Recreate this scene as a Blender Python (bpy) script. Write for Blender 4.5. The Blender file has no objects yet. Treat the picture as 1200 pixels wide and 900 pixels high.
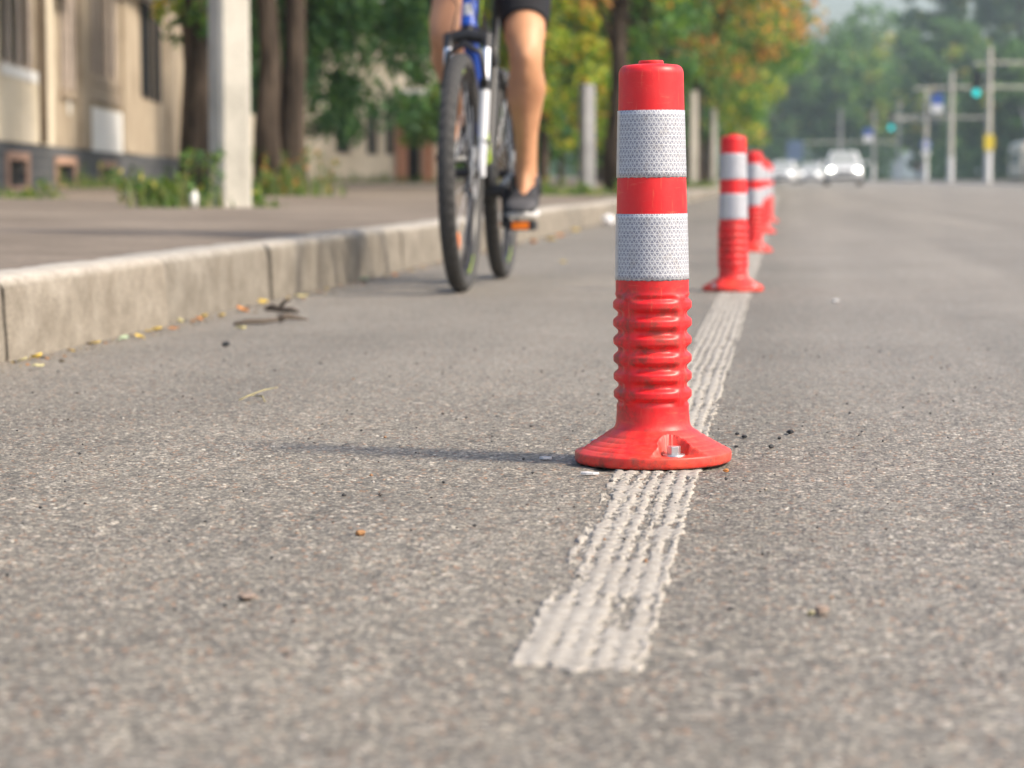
import bpy, bmesh, math, random
import numpy as np
from mathutils import Vector, Matrix

# ------------------------------------------------------------------ camera, sky, sun, exposure
SC = bpy.context.scene
COL = SC.collection
R = math.radians
cam_d = bpy.data.cameras.new('camera')
cam = bpy.data.objects.new('camera', cam_d)
COL.objects.link(cam)
SC.camera = cam
cam_d.sensor_width = 36.0
cam_d.lens = 85.0
cam_d.clip_start = 0.05
cam_d.clip_end = 4000
cam.location = (0, 0, 0.333)
cam.rotation_euler = (R(90 - 4.80), 0, R(6.38))
cam_d.dof.use_dof = True
cam_d.dof.focus_distance = 2.83
cam_d.dof.aperture_fstop = 7.0
cam_d.dof.aperture_blades = 0

SUN_EL, SUN_AZ = 43.0, 104.0           # degrees; azimuth clockwise from +Y
world = bpy.data.worlds.new('World')
SC.world = world
world.use_nodes = True
wn = world.node_tree.nodes
wl = world.node_tree.links
wn.clear()
sky = wn.new('ShaderNodeTexSky')
sky.sky_type = 'NISHITA'
sky.sun_disc = False
sky.sun_elevation = R(SUN_EL)
sky.sun_rotation = R(SUN_AZ)
sky.air_density = 1.0
sky.dust_density = 4.0
sky.ozone_density = 1.0
bg = wn.new('ShaderNodeBackground')
bg.inputs['Strength'].default_value = 0.15
wo = wn.new('ShaderNodeOutputWorld')
wl.new(sky.outputs[0], bg.inputs['Color'])
wl.new(bg.outputs[0], wo.inputs['Surface'])

sun_d = bpy.data.lights.new('sun', 'SUN')
sun_d.energy = 2.7
sun_d.angle = R(8.0)
sun_d.color = (1.0, 0.885, 0.73)
sun = bpy.data.objects.new('sun', sun_d)
COL.objects.link(sun)
sd = Vector((math.sin(R(SUN_AZ)) * math.cos(R(SUN_EL)), math.cos(R(SUN_AZ)) * math.cos(R(SUN_EL)), math.sin(R(SUN_EL))))
sun.rotation_euler = (-sd).to_track_quat('-Z', 'Y').to_euler()
sun.location = sd * 60

SC.view_settings.view_transform = 'Standard'
SC.view_settings.look = 'None'
SC.view_settings.gamma = 1.0
SC.view_settings.use_curve_mapping = False
SC.view_settings.exposure = 0.8
SC.render.engine = 'CYCLES'
SC.cycles.use_denoising = True
try:
    SC.cycles.denoiser = 'OPENIMAGEDENOISE'
except Exception:
    pass
SC.cycles.max_bounces = 8
SC.cycles.diffuse_bounces = 3
SC.cycles.transmission_bounces = 4
SC.cycles.transparent_max_bounces = 8
SC.cycles.volume_bounces = 0
SC.cycles.sample_clamp_indirect = 6.0

rng = np.random.default_rng(7)
random.seed(7)


# ------------------------------------------------------------------ helpers
def mesh_np(name, V, F4, smooth=False):
    """mesh from numpy vertices and an (n,4) or (n,3) face array"""
    V = np.asarray(V, dtype=np.float32)
    F4 = np.asarray(F4, dtype=np.int32)
    me = bpy.data.meshes.new(name)
    k = F4.shape[1]
    me.vertices.add(len(V))
    me.vertices.foreach_set('co', V.ravel())
    me.loops.add(F4.size)
    me.loops.foreach_set('vertex_index', F4.ravel())
    me.polygons.add(len(F4))
    me.polygons.foreach_set('loop_start', np.arange(0, F4.size, k, dtype=np.int32))
    me.polygons.foreach_set('loop_total', np.full(len(F4), k, dtype=np.int32))
    me.polygons.foreach_set('use_smooth', np.full(len(F4), smooth, dtype=bool))
    me.update(calc_edges=True)
    return me


class MB:
    """collects shapes, then builds one mesh object"""
    def __init__(s):
        s.v, s.f = [], []

    def add(s, vs, fs):
        o = len(s.v)
        s.v += [tuple(p) for p in vs]
        s.f += [tuple(i + o for i in q) for q in fs]
        return s

    def box(s, a, b, M=None):
        x0, y0, z0 = a
        x1, y1, z1 = b
        vs = [Vector(p) for p in ((x0, y0, z0), (x1, y0, z0), (x1, y1, z0), (x0, y1, z0), (x0, y0, z1), (x1, y0, z1), (x1, y1, z1), (x0, y1, z1))]
        if M:
            vs = [M @ p for p in vs]
        return s.add(vs, [(0, 3, 2, 1), (4, 5, 6, 7), (0, 1, 5, 4), (1, 2, 6, 5), (2, 3, 7, 6), (3, 0, 4, 7)])

    def tube(s, pts, rad, n=10, cap=True, squash=None):
        pts = [Vector(p) for p in pts]
        if not hasattr(rad, '__len__'):
            rad = [rad] * len(pts)
        vs, fs = [], []
        pu = None
        for i, p in enumerate(pts):
            t = (pts[min(i + 1, len(pts) - 1)] - pts[max(i - 1, 0)])
            if t.length < 1e-9:
                t = Vector((0, 0, 1))
            t.normalize()
            if pu is None:
                a = Vector((0, 0, 1)) if abs(t.z) < 0.9 else Vector((1, 0, 0))
                u = t.cross(a).normalized()
            else:
                u = (pu - t * pu.dot(t)).normalized()
            pu = u
            w = t.cross(u)
            for k in range(n):
                an = 2 * math.pi * k / n
                vs.append(p + (u * math.cos(an) + w * math.sin(an)) * rad[i])
        for i in range(len(pts) - 1):
            for k in range(n):
                a = i * n + k
                b = i * n + (k + 1) % n
                fs.append((a, b, b + n, a + n))
        if cap:
            fs.append(tuple(reversed(range(n))))
            fs.append(tuple(range((len(pts) - 1) * n, len(pts) * n)))
        return s.add(vs, fs)

    def lathe(s, prof, n=32, c=(0, 0, 0), axis='z', close=False):
        """prof: list of (r, h)"""
        vs, fs = [], []
        for r, h in prof:
            for k in range(n):
                an = 2 * math.pi * k / n
                x, y = r * math.cos(an), r * math.sin(an)
                if axis == 'z':
                    p = (c[0] + x, c[1] + y, c[2] + h)
                elif axis == 'y':
                    p = (c[0] + x, c[1] + h, c[2] + y)
                else:
                    p = (c[0] + h, c[1] + x, c[2] + y)
                vs.append(p)
        m = len(prof)
        for i in range(m if close else m - 1):
            j = (i + 1) % m
            for k in range(n):
                k2 = (k + 1) % n
                fs.append((i * n + k, i * n + k2, j * n + k2, j * n + k))
        return s.add(vs, fs)

    def prism(s, poly, h0, h1, axis='z'):
        n = len(poly)
        def P(a, b, h):
            return {'z': (a, b, h), 'y': (a, h, b), 'x': (h, a, b)}[axis]
        vs = [P(a, b, h0) for a, b in poly] + [P(a, b, h1) for a, b in poly]
        fs = [tuple(range(n)), tuple(reversed(range(n, 2 * n)))]
        fs += [(i, i + n, (i + 1) % n + n, (i + 1) % n) for i in range(n)]
        return s.add(vs, fs)

    def mesh(s, name, smooth=False):
        me = bpy.data.meshes.new(name)
        me.from_pydata(s.v, [], s.f)
        bm = bmesh.new()
        bm.from_mesh(me)
        bmesh.ops.recalc_face_normals(bm, faces=bm.faces)
        bm.to_mesh(me)
        bm.free()
        if smooth:
            for p in me.polygons:
                p.use_smooth = True
        return me

    def build(s, name, mat, parent=None, smooth=False, bevel=0, auto=False):
        return link(name, s.mesh(name, smooth), mat, parent, bevel, auto)


def link(name, me, mat, parent=None, bevel=0, auto=False):
    o = bpy.data.objects.new(name, me)
    COL.objects.link(o)
    if mat is not None and not me.materials:
        me.materials.append(mat)
    if parent:
        o.parent = parent
    if bevel:
        b = o.modifiers.new('bevel', 'BEVEL')
        b.width = bevel
        b.segments = 2
        b.limit_method = 'ANGLE'
    if auto:
        me.set_sharp_from_angle(angle=R(35))
    return o


def tag(o, label=None, cat=None, group=None, kind=None):
    for k, v in (('label', label), ('category', cat), ('group', group), ('kind', kind)):
        if v:
            o[k] = v
    return o


def empty(name, loc, rz=0.0):
    o = bpy.data.objects.new(name, None)
    COL.objects.link(o)
    o.location = loc
    o.rotation_euler = (0, 0, rz)
    o.empty_display_size = 0.1
    return o


def copy_tree(o, parent=None):
    c = o.copy()
    COL.objects.link(c)
    if parent:
        c.parent = parent
    for ch in [q for q in o.children]:
        copy_tree(ch, c)
    return c


def gz(y):
    """the street climbs very gently in the distance"""
    t = np.maximum(0.0, np.asarray(y, dtype=float) - 30.0)
    return 0.0016 * t * t / (t + 25.0)


def sz(x, y):
    """height of the left pavement"""
    return 0.150 + 0.0135 * np.maximum(0.0, -np.asarray(x, dtype=float) - 1.6) + gz(y)


def hash2(ix, iy, seed=0):
    h = (ix.astype(np.int64) * 374761393 + iy.astype(np.int64) * 668265263 + seed * 974711) & 0x7fffffff
    h = ((h ^ (h >> 13)) * 1274126177) & 0x7fffffff
    return ((h ^ (h >> 16)) & 0xffff) / 65535.0


def vnoise(x, y, seed=0):
    ix, iy = np.floor(x), np.floor(y)
    fx, fy = x - ix, y - iy
    fx = fx * fx * (3 - 2 * fx)
    fy = fy * fy * (3 - 2 * fy)
    a, b = hash2(ix, iy, seed), hash2(ix + 1, iy, seed)
    c, d = hash2(ix, iy + 1, seed), hash2(ix + 1, iy + 1, seed)
    return (a * (1 - fx) + b * fx) * (1 - fy) + (c * (1 - fx) + d * fx) * fy


# ------------------------------------------------------------------ materials
class NT:
    def __init__(s, name):
        s.m = bpy.data.materials.new(name)
        s.m.use_nodes = True
        s.t = s.m.node_tree
        s.n = s.t.nodes
        s.b = s.n['Principled BSDF']
        s.out = s.n['Material Output']

    def new(s, t, **kw):
        n = s.n.new(t)
        for k, v in kw.items():
            setattr(n, k, v)
        return n

    def ln(s, a, b):
        s.t.links.new(a, b)

    def val(s, sock, v):
        if hasattr(v, 'is_linked') or hasattr(v, 'links'):
            s.ln(v, sock)
        else:
            if sock.type == 'RGBA' and len(v) == 3:
                v = (*v, 1)
            sock.default_value = v

    def co(s, which='Object'):
        return s.new('ShaderNodeTexCoord').outputs[which]

    def mapping(s, vec, scale=(1, 1, 1), loc=(0, 0, 0)):
        m = s.new('ShaderNodeMapping')
        s.ln(vec, m.inputs['Vector'])
        m.inputs['Scale'].default_value = scale
        m.inputs['Location'].default_value = loc
        return m.outputs[0]

    def noise(s, vec, scale, detail=3, rough=0.55, out='Fac'):
        n = s.new('ShaderNodeTexNoise')
        s.ln(vec, n.inputs['Vector'])
        n.inputs['Scale'].default_value = scale
        n.inputs['Detail'].default_value = detail
        n.inputs['Roughness'].default_value = rough
        return n.outputs[out]

    def vor(s, vec, scale, feature='F1', out='Distance', rnd=1.0):
        n = s.new('ShaderNodeTexVoronoi', feature=feature)
        s.ln(vec, n.inputs['Vector'])
        n.inputs['Scale'].default_value = scale
        n.inputs['Randomness'].default_value = rnd
        return n.outputs[out]

    def ramp(s, fac, stops, interp='LINEAR'):
        n = s.new('ShaderNodeValToRGB')
        s.ln(fac, n.inputs[0])
        e = n.color_ramp.elements
        while len(e) < len(stops):
            e.new(0.5)
        for q, (p, c) in zip(e, stops):
            q.position = p
            q.color = (*c, 1) if hasattr(c, '__len__') else (c, c, c, 1)
        n.color_ramp.interpolation = interp
        return n.outputs[0]

    def mix(s, fac, a, b, mode='MIX'):
        n = s.new('ShaderNodeMix', data_type='RGBA', blend_type=mode)
        s.val(n.inputs[0], fac)
        s.val(n.inputs[6], a)
        s.val(n.inputs[7], b)
        return n.outputs[2]

    def math(s, op, a, b=None, c=None, clamp=False):
        n = s.new('ShaderNodeMath', operation=op, use_clamp=clamp)
        s.val(n.inputs[0], a)
        if b is not None:
            s.val(n.inputs[1], b)
        if c is not None:
            s.val(n.inputs[2], c)
        return n.outputs[0]

    def sep(s, vec):
        n = s.new('ShaderNodeSeparateXYZ')
        s.ln(vec, n.inputs[0])
        return n.outputs

    def bump(s, h, strength=0.5, dist=0.01):
        n = s.new('ShaderNodeBump')
        n.inputs['Strength'].default_value = strength
        n.inputs['Distance'].default_value = dist
        s.ln(h, n.inputs['Height'])
        s.ln(n.outputs[0], s.b.inputs['Normal'])
        return n

    def set(s, **kw):
        names = {'col': 'Base Color', 'rough': 'Roughness', 'metal': 'Metallic', 'spec': 'Specular IOR Level', 'coat': 'Coat Weight',
                 'trans': 'Transmission Weight', 'emit': 'Emission Color', 'es': 'Emission Strength', 'alpha': 'Alpha', 'sss': 'Subsurface Weight', 'ior': 'IOR'}
        for k, v in kw.items():
            s.val(s.b.inputs[names[k]], v)
        return s


def plain(name, col, rough=0.6, metal=0.0, var=0.12, scale=12.0, bump=0.0, **kw):
    """a plain surface with a little tonal variation"""
    t = NT(name)
    v = t.noise(t.co(), scale, 4)
    c2 = tuple(max(0, x * (1 - var)) for x in col)
    c3 = tuple(min(1, x * (1 + var)) for x in col)
    t.set(col=t.ramp(v, [(0.3, c2), (0.7, c3)]), rough=rough, metal=metal, **kw)
    if bump:
        t.bump(v, bump, 0.01)
    return t.m


def emis(name, col, strength):
    t = NT(name)
    t.set(col=col, emit=col, es=strength, rough=0.4)
    return t.m


M = {}


def mat_asphalt():
    t = NT('asphalt')
    p = t.co()
    # slight warping breaks up the cell look
    nz = t.noise(p, 60, 2, out='Color')
    wv = t.new('ShaderNodeVectorMath', operation='MULTIPLY_ADD')
    t.ln(nz, wv.inputs[0])
    wv.inputs[1].default_value = (0.006, 0.006, 0.0)
    t.ln(p, wv.inputs[2])
    q = wv.outputs[0]
    v1 = t.new('ShaderNodeTexVoronoi')
    t.ln(q, v1.inputs['Vector'])
    v1.inputs['Scale'].default_value = 215
    v2 = t.new('ShaderNodeTexVoronoi')
    t.ln(q, v2.inputs['Vector'])
    v2.inputs['Scale'].default_value = 85
    s1 = t.new('ShaderNodeSeparateColor')
    t.ln(v1.outputs['Color'], s1.inputs[0])
    s2 = t.new('ShaderNodeSeparateColor')
    t.ln(v2.outputs['Color'], s2.inputs[0])
    grain = t.ramp(s1.outputs[0], [(0.0, (0.085, 0.080, 0.071)), (0.22, (0.155, 0.145, 0.127)), (0.5, (0.215, 0.200, 0.175)),
                                   (0.8, (0.285, 0.264, 0.230)), (0.93, (0.37, 0.345, 0.305)), (1.0, (0.46, 0.44, 0.40))])
    rust = t.ramp(s1.outputs[1], [(0.88, 0.0), (0.92, 0.8)])
    grain = t.mix(rust, grain, (0.27, 0.155, 0.095))
    big = t.ramp(s2.outputs[0], [(0.0, (0.10, 0.095, 0.09)), (0.5, (0.23, 0.21, 0.19)), (1.0, (0.44, 0.40, 0.36))])
    bigmask = t.math('MULTIPLY', t.ramp(s2.outputs[1], [(0.66, 0.0), (0.7, 0.8)]), t.ramp(v2.outputs['Distance'], [(0.33, 1.0), (0.45, 0.0)]))
    col = t.mix(bigmask, grain, big)
    bind = t.ramp(v1.outputs['Distance'], [(0.42, 0.0), (0.72, 0.85)])
    bind = t.math('MULTIPLY', bind, t.math('SUBTRACT', 1.0, bigmask))
    col = t.mix(bind, col, (0.10, 0.094, 0.083))
    dust = t.noise(p, 5.5, 5, 0.6)
    col = t.mix(t.ramp(dust, [(0.35, 0.0), (0.75, 0.42)]), col, (0.218, 0.205, 0.178))
    # wheel tracks and traffic polish along the street, oil drips
    ps = t.mapping(p, (1.0, 0.045, 1.0))
    lane = t.noise(ps, 1.6, 4, 0.6)
    col = t.mix(1.0, col, t.ramp(lane, [(0.30, (0.80, 0.80, 0.80)), (0.66, (1.16, 1.15, 1.14))]), 'MULTIPLY')
    px = t.sep(p)[0]
    pxn = t.math('MULTIPLY_ADD', t.noise(t.mapping(p, (1, 0.3, 1)), 2.0, 4), 0.30, px)
    strip = t.ramp(t.math('MULTIPLY_ADD', pxn, 0.1, 0.5), [(0.0, 1.0), (0.513, 1.0), (0.531, 0.0), (0.6, 0.0)])
    col = t.mix(strip, t.mix(1.0, col, (1.12, 1.12, 1.13), 'MULTIPLY'), t.mix(1.0, col, (0.96, 0.955, 0.94), 'MULTIPLY'))
    bl = t.noise(p, 0.9, 4, 0.6)
    col = t.mix(1.0, col, t.ramp(bl, [(0.3, (0.84, 0.84, 0.83)), (0.7, (1.10, 1.10, 1.09))]), 'MULTIPLY')
    spot = t.ramp(t.noise(p, 21, 2), [(0.70, 0.0), (0.77, 0.45)])
    col = t.mix(spot, col, (0.075, 0.07, 0.058))
    ag = t.new('ShaderNodeAttribute', attribute_name='aggregate')
    sp = t.new('ShaderNodeSeparateColor')
    t.ln(ag.outputs['Color'], sp.inputs[0])
    tone = t.ramp(sp.outputs[0], [(0.0, (0.66, 0.66, 0.66)), (0.4, (1.0, 0.99, 0.97)), (0.85, (1.22, 1.20, 1.16)), (1.0, (1.6, 1.57, 1.5))])
    col = t.mix(sp.outputs[2], col, t.mix(1.0, col, tone, 'MULTIPLY'))
    tar = t.math('MULTIPLY', t.ramp(sp.outputs[1], [(0.66, 0.0), (1.0, 0.55)]), sp.outputs[2])
    col = t.mix(tar, col, (0.075, 0.07, 0.063))
    t.set(col=col, rough=0.72, spec=0.5)
    h = t.math('SUBTRACT', 1.0, v1.outputs['Distance'])
    h = t.math('MULTIPLY_ADD', s1.outputs[2], 0.9, h)
    h = t.math('MULTIPLY_ADD', bigmask, 0.7, h)
    h = t.math('MULTIPLY_ADD', t.noise(p, 330, 2), 0.5, h)
    t.bump(h, 0.7, 0.0020)
    return t.m


def mat_pavement():
    t = NT('pavement')
    p = t.co()
    a = t.noise(p, 1.4, 6, 0.65)
    b = t.noise(p, 55, 4, 0.7)
    c = t.ramp(a, [(0.3, (0.125, 0.105, 0.085)), (0.55, (0.20, 0.170, 0.140)), (0.75, (0.27, 0.235, 0.19))])
    c = t.mix(1.0, c, t.ramp(b, [(0.3, (0.7, 0.7, 0.7)), (0.7, (1.25, 1.22, 1.2))]), 'MULTIPLY')
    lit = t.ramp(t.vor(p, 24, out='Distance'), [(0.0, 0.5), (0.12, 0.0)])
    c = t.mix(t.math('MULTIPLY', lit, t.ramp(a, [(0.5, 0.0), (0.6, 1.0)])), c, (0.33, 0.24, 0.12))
    t.set(col=c, rough=0.92, spec=0.2)
    t.bump(b, 0.6, 0.006)
    return t.m


def mat_kerb():
    t = NT('kerb_concrete')
    p = t.co()
    z = t.sep(p)[2]
    oi = t.new('ShaderNodeObjectInfo').outputs['Random']
    pv = t.mapping(p, (1, 1, 1))
    a = t.noise(pv, 11, 8, 0.72)
    b = t.noise(pv, 140, 3, 0.7)
    c = t.ramp(a, [(0.28, (0.135, 0.120, 0.098)), (0.5, (0.215, 0.195, 0.163)), (0.74, (0.29, 0.268, 0.23))])
    streak = t.noise(t.mapping(p, (9, 9, 2.4)), 1.0, 5)
    c = t.mix(t.ramp(streak, [(0.52, 0.0), (0.75, 0.35)]), c, (0.12, 0.098, 0.074))
    # worn whitewash along the top edge
    edge = t.math('MULTIPLY_ADD', t.noise(p, 16, 5, 0.7), 0.022, z)
    ww = t.ramp(edge, [(0.150, 0.0), (0.172, 1.0)])
    ww = t.math('MULTIPLY', ww, t.ramp(t.noise(p, 34, 4, 0.7), [(0.3, 0.45), (0.52, 0.95)]))
    c = t.mix(ww, c, (0.42, 0.40, 0.36))
    c = t.mix(1.0, c, t.ramp(b, [(0.3, (0.78, 0.78, 0.78)), (0.7, (1.16, 1.15, 1.14))]), 'MULTIPLY')
    c = t.mix(1.0, c, t.ramp(oi, [(0.0, (0.88, 0.88, 0.88)), (1.0, (1.08, 1.06, 1.04))]), 'MULTIPLY')
    t.set(col=c, rough=0.92, spec=0.2)
    t.bump(t.math('MULTIPLY_ADD', b, 0.4, a), 0.5, 0.008)
    return t.m


def mat_red():
    t = NT('red_plastic')
    p = t.co()
    n = t.noise(p, 14, 5, 0.6)
    c = t.ramp(n, [(0.3, (0.66, 0.010, 0.016)), (0.7, (0.76, 0.020, 0.024))])
    # sun-bleached, scuffed patches and fine vertical scratches
    sc = t.noise(t.mapping(p, (260, 260, 26)), 1.0, 3, 0.6)
    c = t.mix(t.ramp(sc, [(0.61, 0.0), (0.74, 0.45)]), c, (0.78, 0.16, 0.08))
    sc2 = t.noise(t.mapping(p, (40, 40, 190)), 1.0, 3, 0.6)
    c = t.mix(t.ramp(sc2, [(0.61, 0.0), (0.76, 0.35)]), c, (0.78, 0.18, 0.10))
    z = t.sep(p)[2]
    # orange sun fade low on the foot, road grime on the lower rim and the crown of the cap
    fade = t.math('MULTIPLY', t.ramp(z, [(0.012, 1.0), (0.06, 0.0)]), t.ramp(t.noise(p, 30, 4), [(0.35, 0.15), (0.7, 0.7)]))
    c = t.mix(fade, c, (0.70, 0.075, 0.03))
    gr = t.noise(p, 45, 6, 0.7)
    grime = t.math('MULTIPLY', t.ramp(gr, [(0.48, 0.0), (0.62, 0.9)]), t.ramp(z, [(0.0, 1.0), (0.02, 0.55), (0.05, 0.35), (0.07, 0.75), (0.2, 0.7), (0.22, 0.05), (0.455, 0.06), (0.468, 0.75), (0.48, 0.5)]))
    c = t.mix(grime, c, (0.13, 0.05, 0.035))
    dustm = t.math('MULTIPLY', t.ramp(t.noise(p, 70, 5, 0.7), [(0.45, 0.0), (0.7, 0.2)]), t.ramp(z, [(0.0, 0.8), (0.05, 0.5), (0.08, 0.25), (0.3, 0.15)]))
    c = t.mix(dustm, c, (0.50, 0.27, 0.20))
    t.set(col=c, rough=t.ramp(n, [(0.3, 0.34), (0.7, 0.50)]), spec=0.45)
    t.bump(t.math('MULTIPLY_ADD', sc, 0.3, gr), 0.12, 0.002)
    return t.m


def mat_reflective():
    t = NT('prismatic_sheeting')
    uv = t.new('ShaderNodeUVMap').outputs[0]
    s = t.sep(uv)
    pit = 0.0052
    def fam(ax, ay):
        a = t.math('MULTIPLY', s[0], ax / pit)
        a = t.math('MULTIPLY_ADD', s[1], ay / pit, a)
        f = t.math('FRACT', a)
        return t.math('ABSOLUTE', t.math('SUBTRACT', f, 0.5))   # 0.5 on the line
    a, b, c = fam(0, 1), fam(0.866, 0.5), fam(0.866, -0.5)
    m = t.math('MAXIMUM', t.math('MAXIMUM', a, b), c)
    line = t.ramp(m, [(0.36, 0.0), (0.45, 1.0)])
    cell = t.noise(t.mapping(uv, (150, 150, 150)), 1.0, 1)
    base = t.ramp(cell, [(0.35, (0.185, 0.19, 0.25)), (0.65, (0.29, 0.295, 0.35))])
    col = t.mix(line, base, (0.54, 0.555, 0.58))
    big = t.noise(uv, 28, 4)
    col = t.mix(t.ramp(big, [(0.4, 0.0), (0.8, 0.35)]), col, (0.47, 0.485, 0.52))
    # the plain selvedge of the tape and grey handling dirt
    edge = t.ramp(s[0], [(0.0125, 1.0), (0.0135, 0.0)], 'LINEAR')
    col = t.mix(edge, col, (0.55, 0.54, 0.52))
    dirt = t.noise(t.mapping(uv, (60, 60, 60)), 1.0, 5, 0.7)
    col = t.mix(t.ramp(dirt, [(0.52, 0.0), (0.72, 0.5)]), col, (0.27, 0.235, 0.21))
    t.set(col=col, rough=0.32, spec=0.55, metal=0.0)
    t.bump(line, 0.25, 0.001)
    return t.m


def mat_paint():
    t = NT('road_paint')
    p = t.co()
    a = t.noise(p, 90, 5, 0.65)
    b = t.noise(p, 9, 4)
    c = t.ramp(a, [(0.3, (0.225, 0.205, 0.178)), (0.6, (0.385, 0.36, 0.32))])
    c = t.mix(t.ramp(b, [(0.5, 0.0), (0.8, 0.45)]), c, (0.255, 0.23, 0.195))
    t.set(col=c, rough=0.8, spec=0.25)
    t.bump(a, 0.4, 0.002)
    return t.m


def mat_bark(name='bark', tint=(1, 1, 1)):
    t = NT(name)
    p = t.co()
    a = t.noise(t.mapping(p, (14, 14, 1.6)), 1.0, 6, 0.65)
    k = lambda c: tuple(x * y for x, y in zip(c, tint))
    t.set(col=t.ramp(a, [(0.35, k((0.018, 0.014, 0.011))), (0.55, k((0.075, 0.057, 0.043))), (0.72, k((0.15, 0.115, 0.086)))]), rough=0.95, spec=0.15)
    t.bump(a, 1.0, 0.05)
    return t.m


def mat_leaf(name):
    t = NT(name)
    at = t.new('ShaderNodeAttribute', attribute_name='tint')
    t.set(col=at.outputs['Color'], rough=0.55, spec=0.35)
    tr = t.new('ShaderNodeBsdfTranslucent')
    g = t.new('ShaderNodeMix', data_type='RGBA', blend_type='MULTIPLY')
    g.inputs[0].default_value = 1.0
    t.ln(at.outputs['Color'], g.inputs[6])
    g.inputs[7].default_value = (1.25, 1.35, 0.6, 1)
    t.ln(g.outputs[2], tr.inputs['Color'])
    mx = t.new('ShaderNodeMixShader')
    mx.inputs[0].default_value = 0.42
    t.ln(t.b.outputs[0], mx.inputs[1])
    t.ln(tr.outputs[0], mx.inputs[2])
    t.ln(mx.outputs[0], t.out.inputs['Surface'])
    return t.m


def mat_skin():
    t = NT('skin')
    p = t.co()
    a = t.noise(p, 9, 4)
    f = t.noise(p, 300, 2)
    c = t.ramp(a, [(0.3, (0.42, 0.20, 0.105)), (0.7, (0.56, 0.29, 0.155))])
    c = t.mix(t.ramp(f, [(0.5, 0.0), (0.75, 0.35)]), c, (0.28, 0.13, 0.08))
    t.set(col=c, rough=0.5, spec=0.4, sss=0.08)
    t.b.inputs['Subsurface Radius'].default_value = (0.02, 0.008, 0.004)
    return t.m


def mat_stucco(name, c0, c1, c2, sc=3.0):
    t = NT(name)
    p = t.co()
    a = t.noise(p, sc, 6, 0.65)
    b = t.noise(t.mapping(p, (3, 3, 0.5)), 1.0, 5, 0.6)
    c = t.ramp(a, [(0.3, c0), (0.5, c1), (0.72, c2)])
    c = t.mix(t.ramp(b, [(0.52, 0.0), (0.75, 0.5)]), c, tuple(x * 0.55 for x in c0))
    t.set(col=c, rough=0.93, spec=0.2)
    t.bump(t.noise(p, 40, 4), 0.4, 0.02)
    return t.m


def mat_tilebrick(name, c1, c2, mortar, sx=0.62, sy=0.11):
    t = NT(name)
    q = t.sep(t.co())
    cb = t.new('ShaderNodeCombineXYZ')
    t.ln(q[0], cb.inputs[0])
    t.ln(q[2], cb.inputs[1])
    uv = cb.outputs[0]
    b = t.new('ShaderNodeTexBrick')
    t.ln(t.mapping(uv, (1, 1, 1)), b.inputs['Vector'])
    b.inputs['Scale'].default_value = 1.0
    b.inputs['Brick Width'].default_value = sx
    b.inputs['Row Height'].default_value = sy
    b.inputs['Mortar Size'].default_value = 0.006
    t.val(b.inputs['Color1'], c1)
    t.val(b.inputs['Color2'], c2)
    t.val(b.inputs['Mortar'], mortar)
    t.set(col=b.outputs['Color'], rough=0.7)
    return t.m


M['asphalt'] = mat_asphalt()
M['pavement'] = mat_pavement()
M['kerb'] = mat_kerb()
M['red'] = mat_red()
M['refl'] = mat_reflective()
M['paint'] = mat_paint()
M['bark'] = mat_bark()
M['bark_grey'] = mat_bark('bark_grey', (0.9, 0.95, 1.0))
M['leaf'] = mat_leaf('leaf')
M['skin'] = mat_skin()
M['steel'] = plain('galvanised_steel', (0.55, 0.56, 0.57), 0.38, 0.85, 0.15, 60)
M['earth'] = plain('earth', (0.13, 0.115, 0.075), 0.95, 0, 0.35, 0.6)
M['concrete'] = mat_stucco('concrete', (0.36, 0.345, 0.30), (0.47, 0.45, 0.395), (0.56, 0.535, 0.47), 2.2)
M['concrete_grey'] = mat_stucco('concrete_grey', (0.22, 0.22, 0.22), (0.31, 0.31, 0.31), (0.40, 0.40, 0.39), 2.5)
M['limewash'] = plain('limewash', (0.62, 0.62, 0.62), 0.85, 0, 0.12, 5)
M['stucco'] = mat_stucco('tan_stucco', (0.27, 0.22, 0.16), (0.385, 0.32, 0.24), (0.47, 0.40, 0.31), 1.1)
M['stucco_cream'] = mat_stucco('cream_stucco', (0.50, 0.44, 0.33), (0.66, 0.585, 0.455), (0.74, 0.665, 0.535), 1.1)
M['plinth'] = mat_tilebrick('slate_plinth', (0.045, 0.05, 0.058), (0.085, 0.09, 0.10), (0.16, 0.155, 0.15))
M['vent_frame'] = plain('terracotta_render', (0.40, 0.25, 0.18), 0.9, 0, 0.2, 8)
M['dark'] = plain('dark_void', (0.012, 0.011, 0.010), 0.8, 0, 0.2, 8)
M['glass'] = plain('window_glass', (0.03, 0.038, 0.045), 0.08, 0, 0.3, 2, spec=0.6)
M['curtain'] = plain('curtain', (0.035, 0.027, 0.022), 0.35, 0, 0.8, 1.5)
M['winframe'] = plain('window_frame_paint', (0.30, 0.24, 0.18), 0.6, 0, 0.15, 8)
M['iron'] = plain('window_bar_iron', (0.46, 0.39, 0.34), 0.6, 0.1, 0.2, 20)
M['white_paint'] = plain('white_paint', (0.74, 0.74, 0.72), 0.6, 0, 0.06, 4)
M['brick'] = plain('brick', (0.42, 0.20, 0.12), 0.9, 0, 0.3, 4)
M['rubber'] = plain('tyre_rubber', (0.042, 0.041, 0.040), 0.75, 0, 0.25, 60)
M['black'] = plain('black_alloy', (0.016, 0.016, 0.018), 0.38, 0, 0.2, 30)
M['black_plastic'] = plain('black_plastic', (0.02, 0.02, 0.022), 0.55, 0, 0.2, 30)
M['chrome'] = plain('polished_steel', (0.80, 0.81, 0.83), 0.12, 1.0, 0.05, 10)
M['fork_white'] = plain('white_enamel', (0.55, 0.56, 0.58), 0.25, 0, 0.03, 10)
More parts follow.
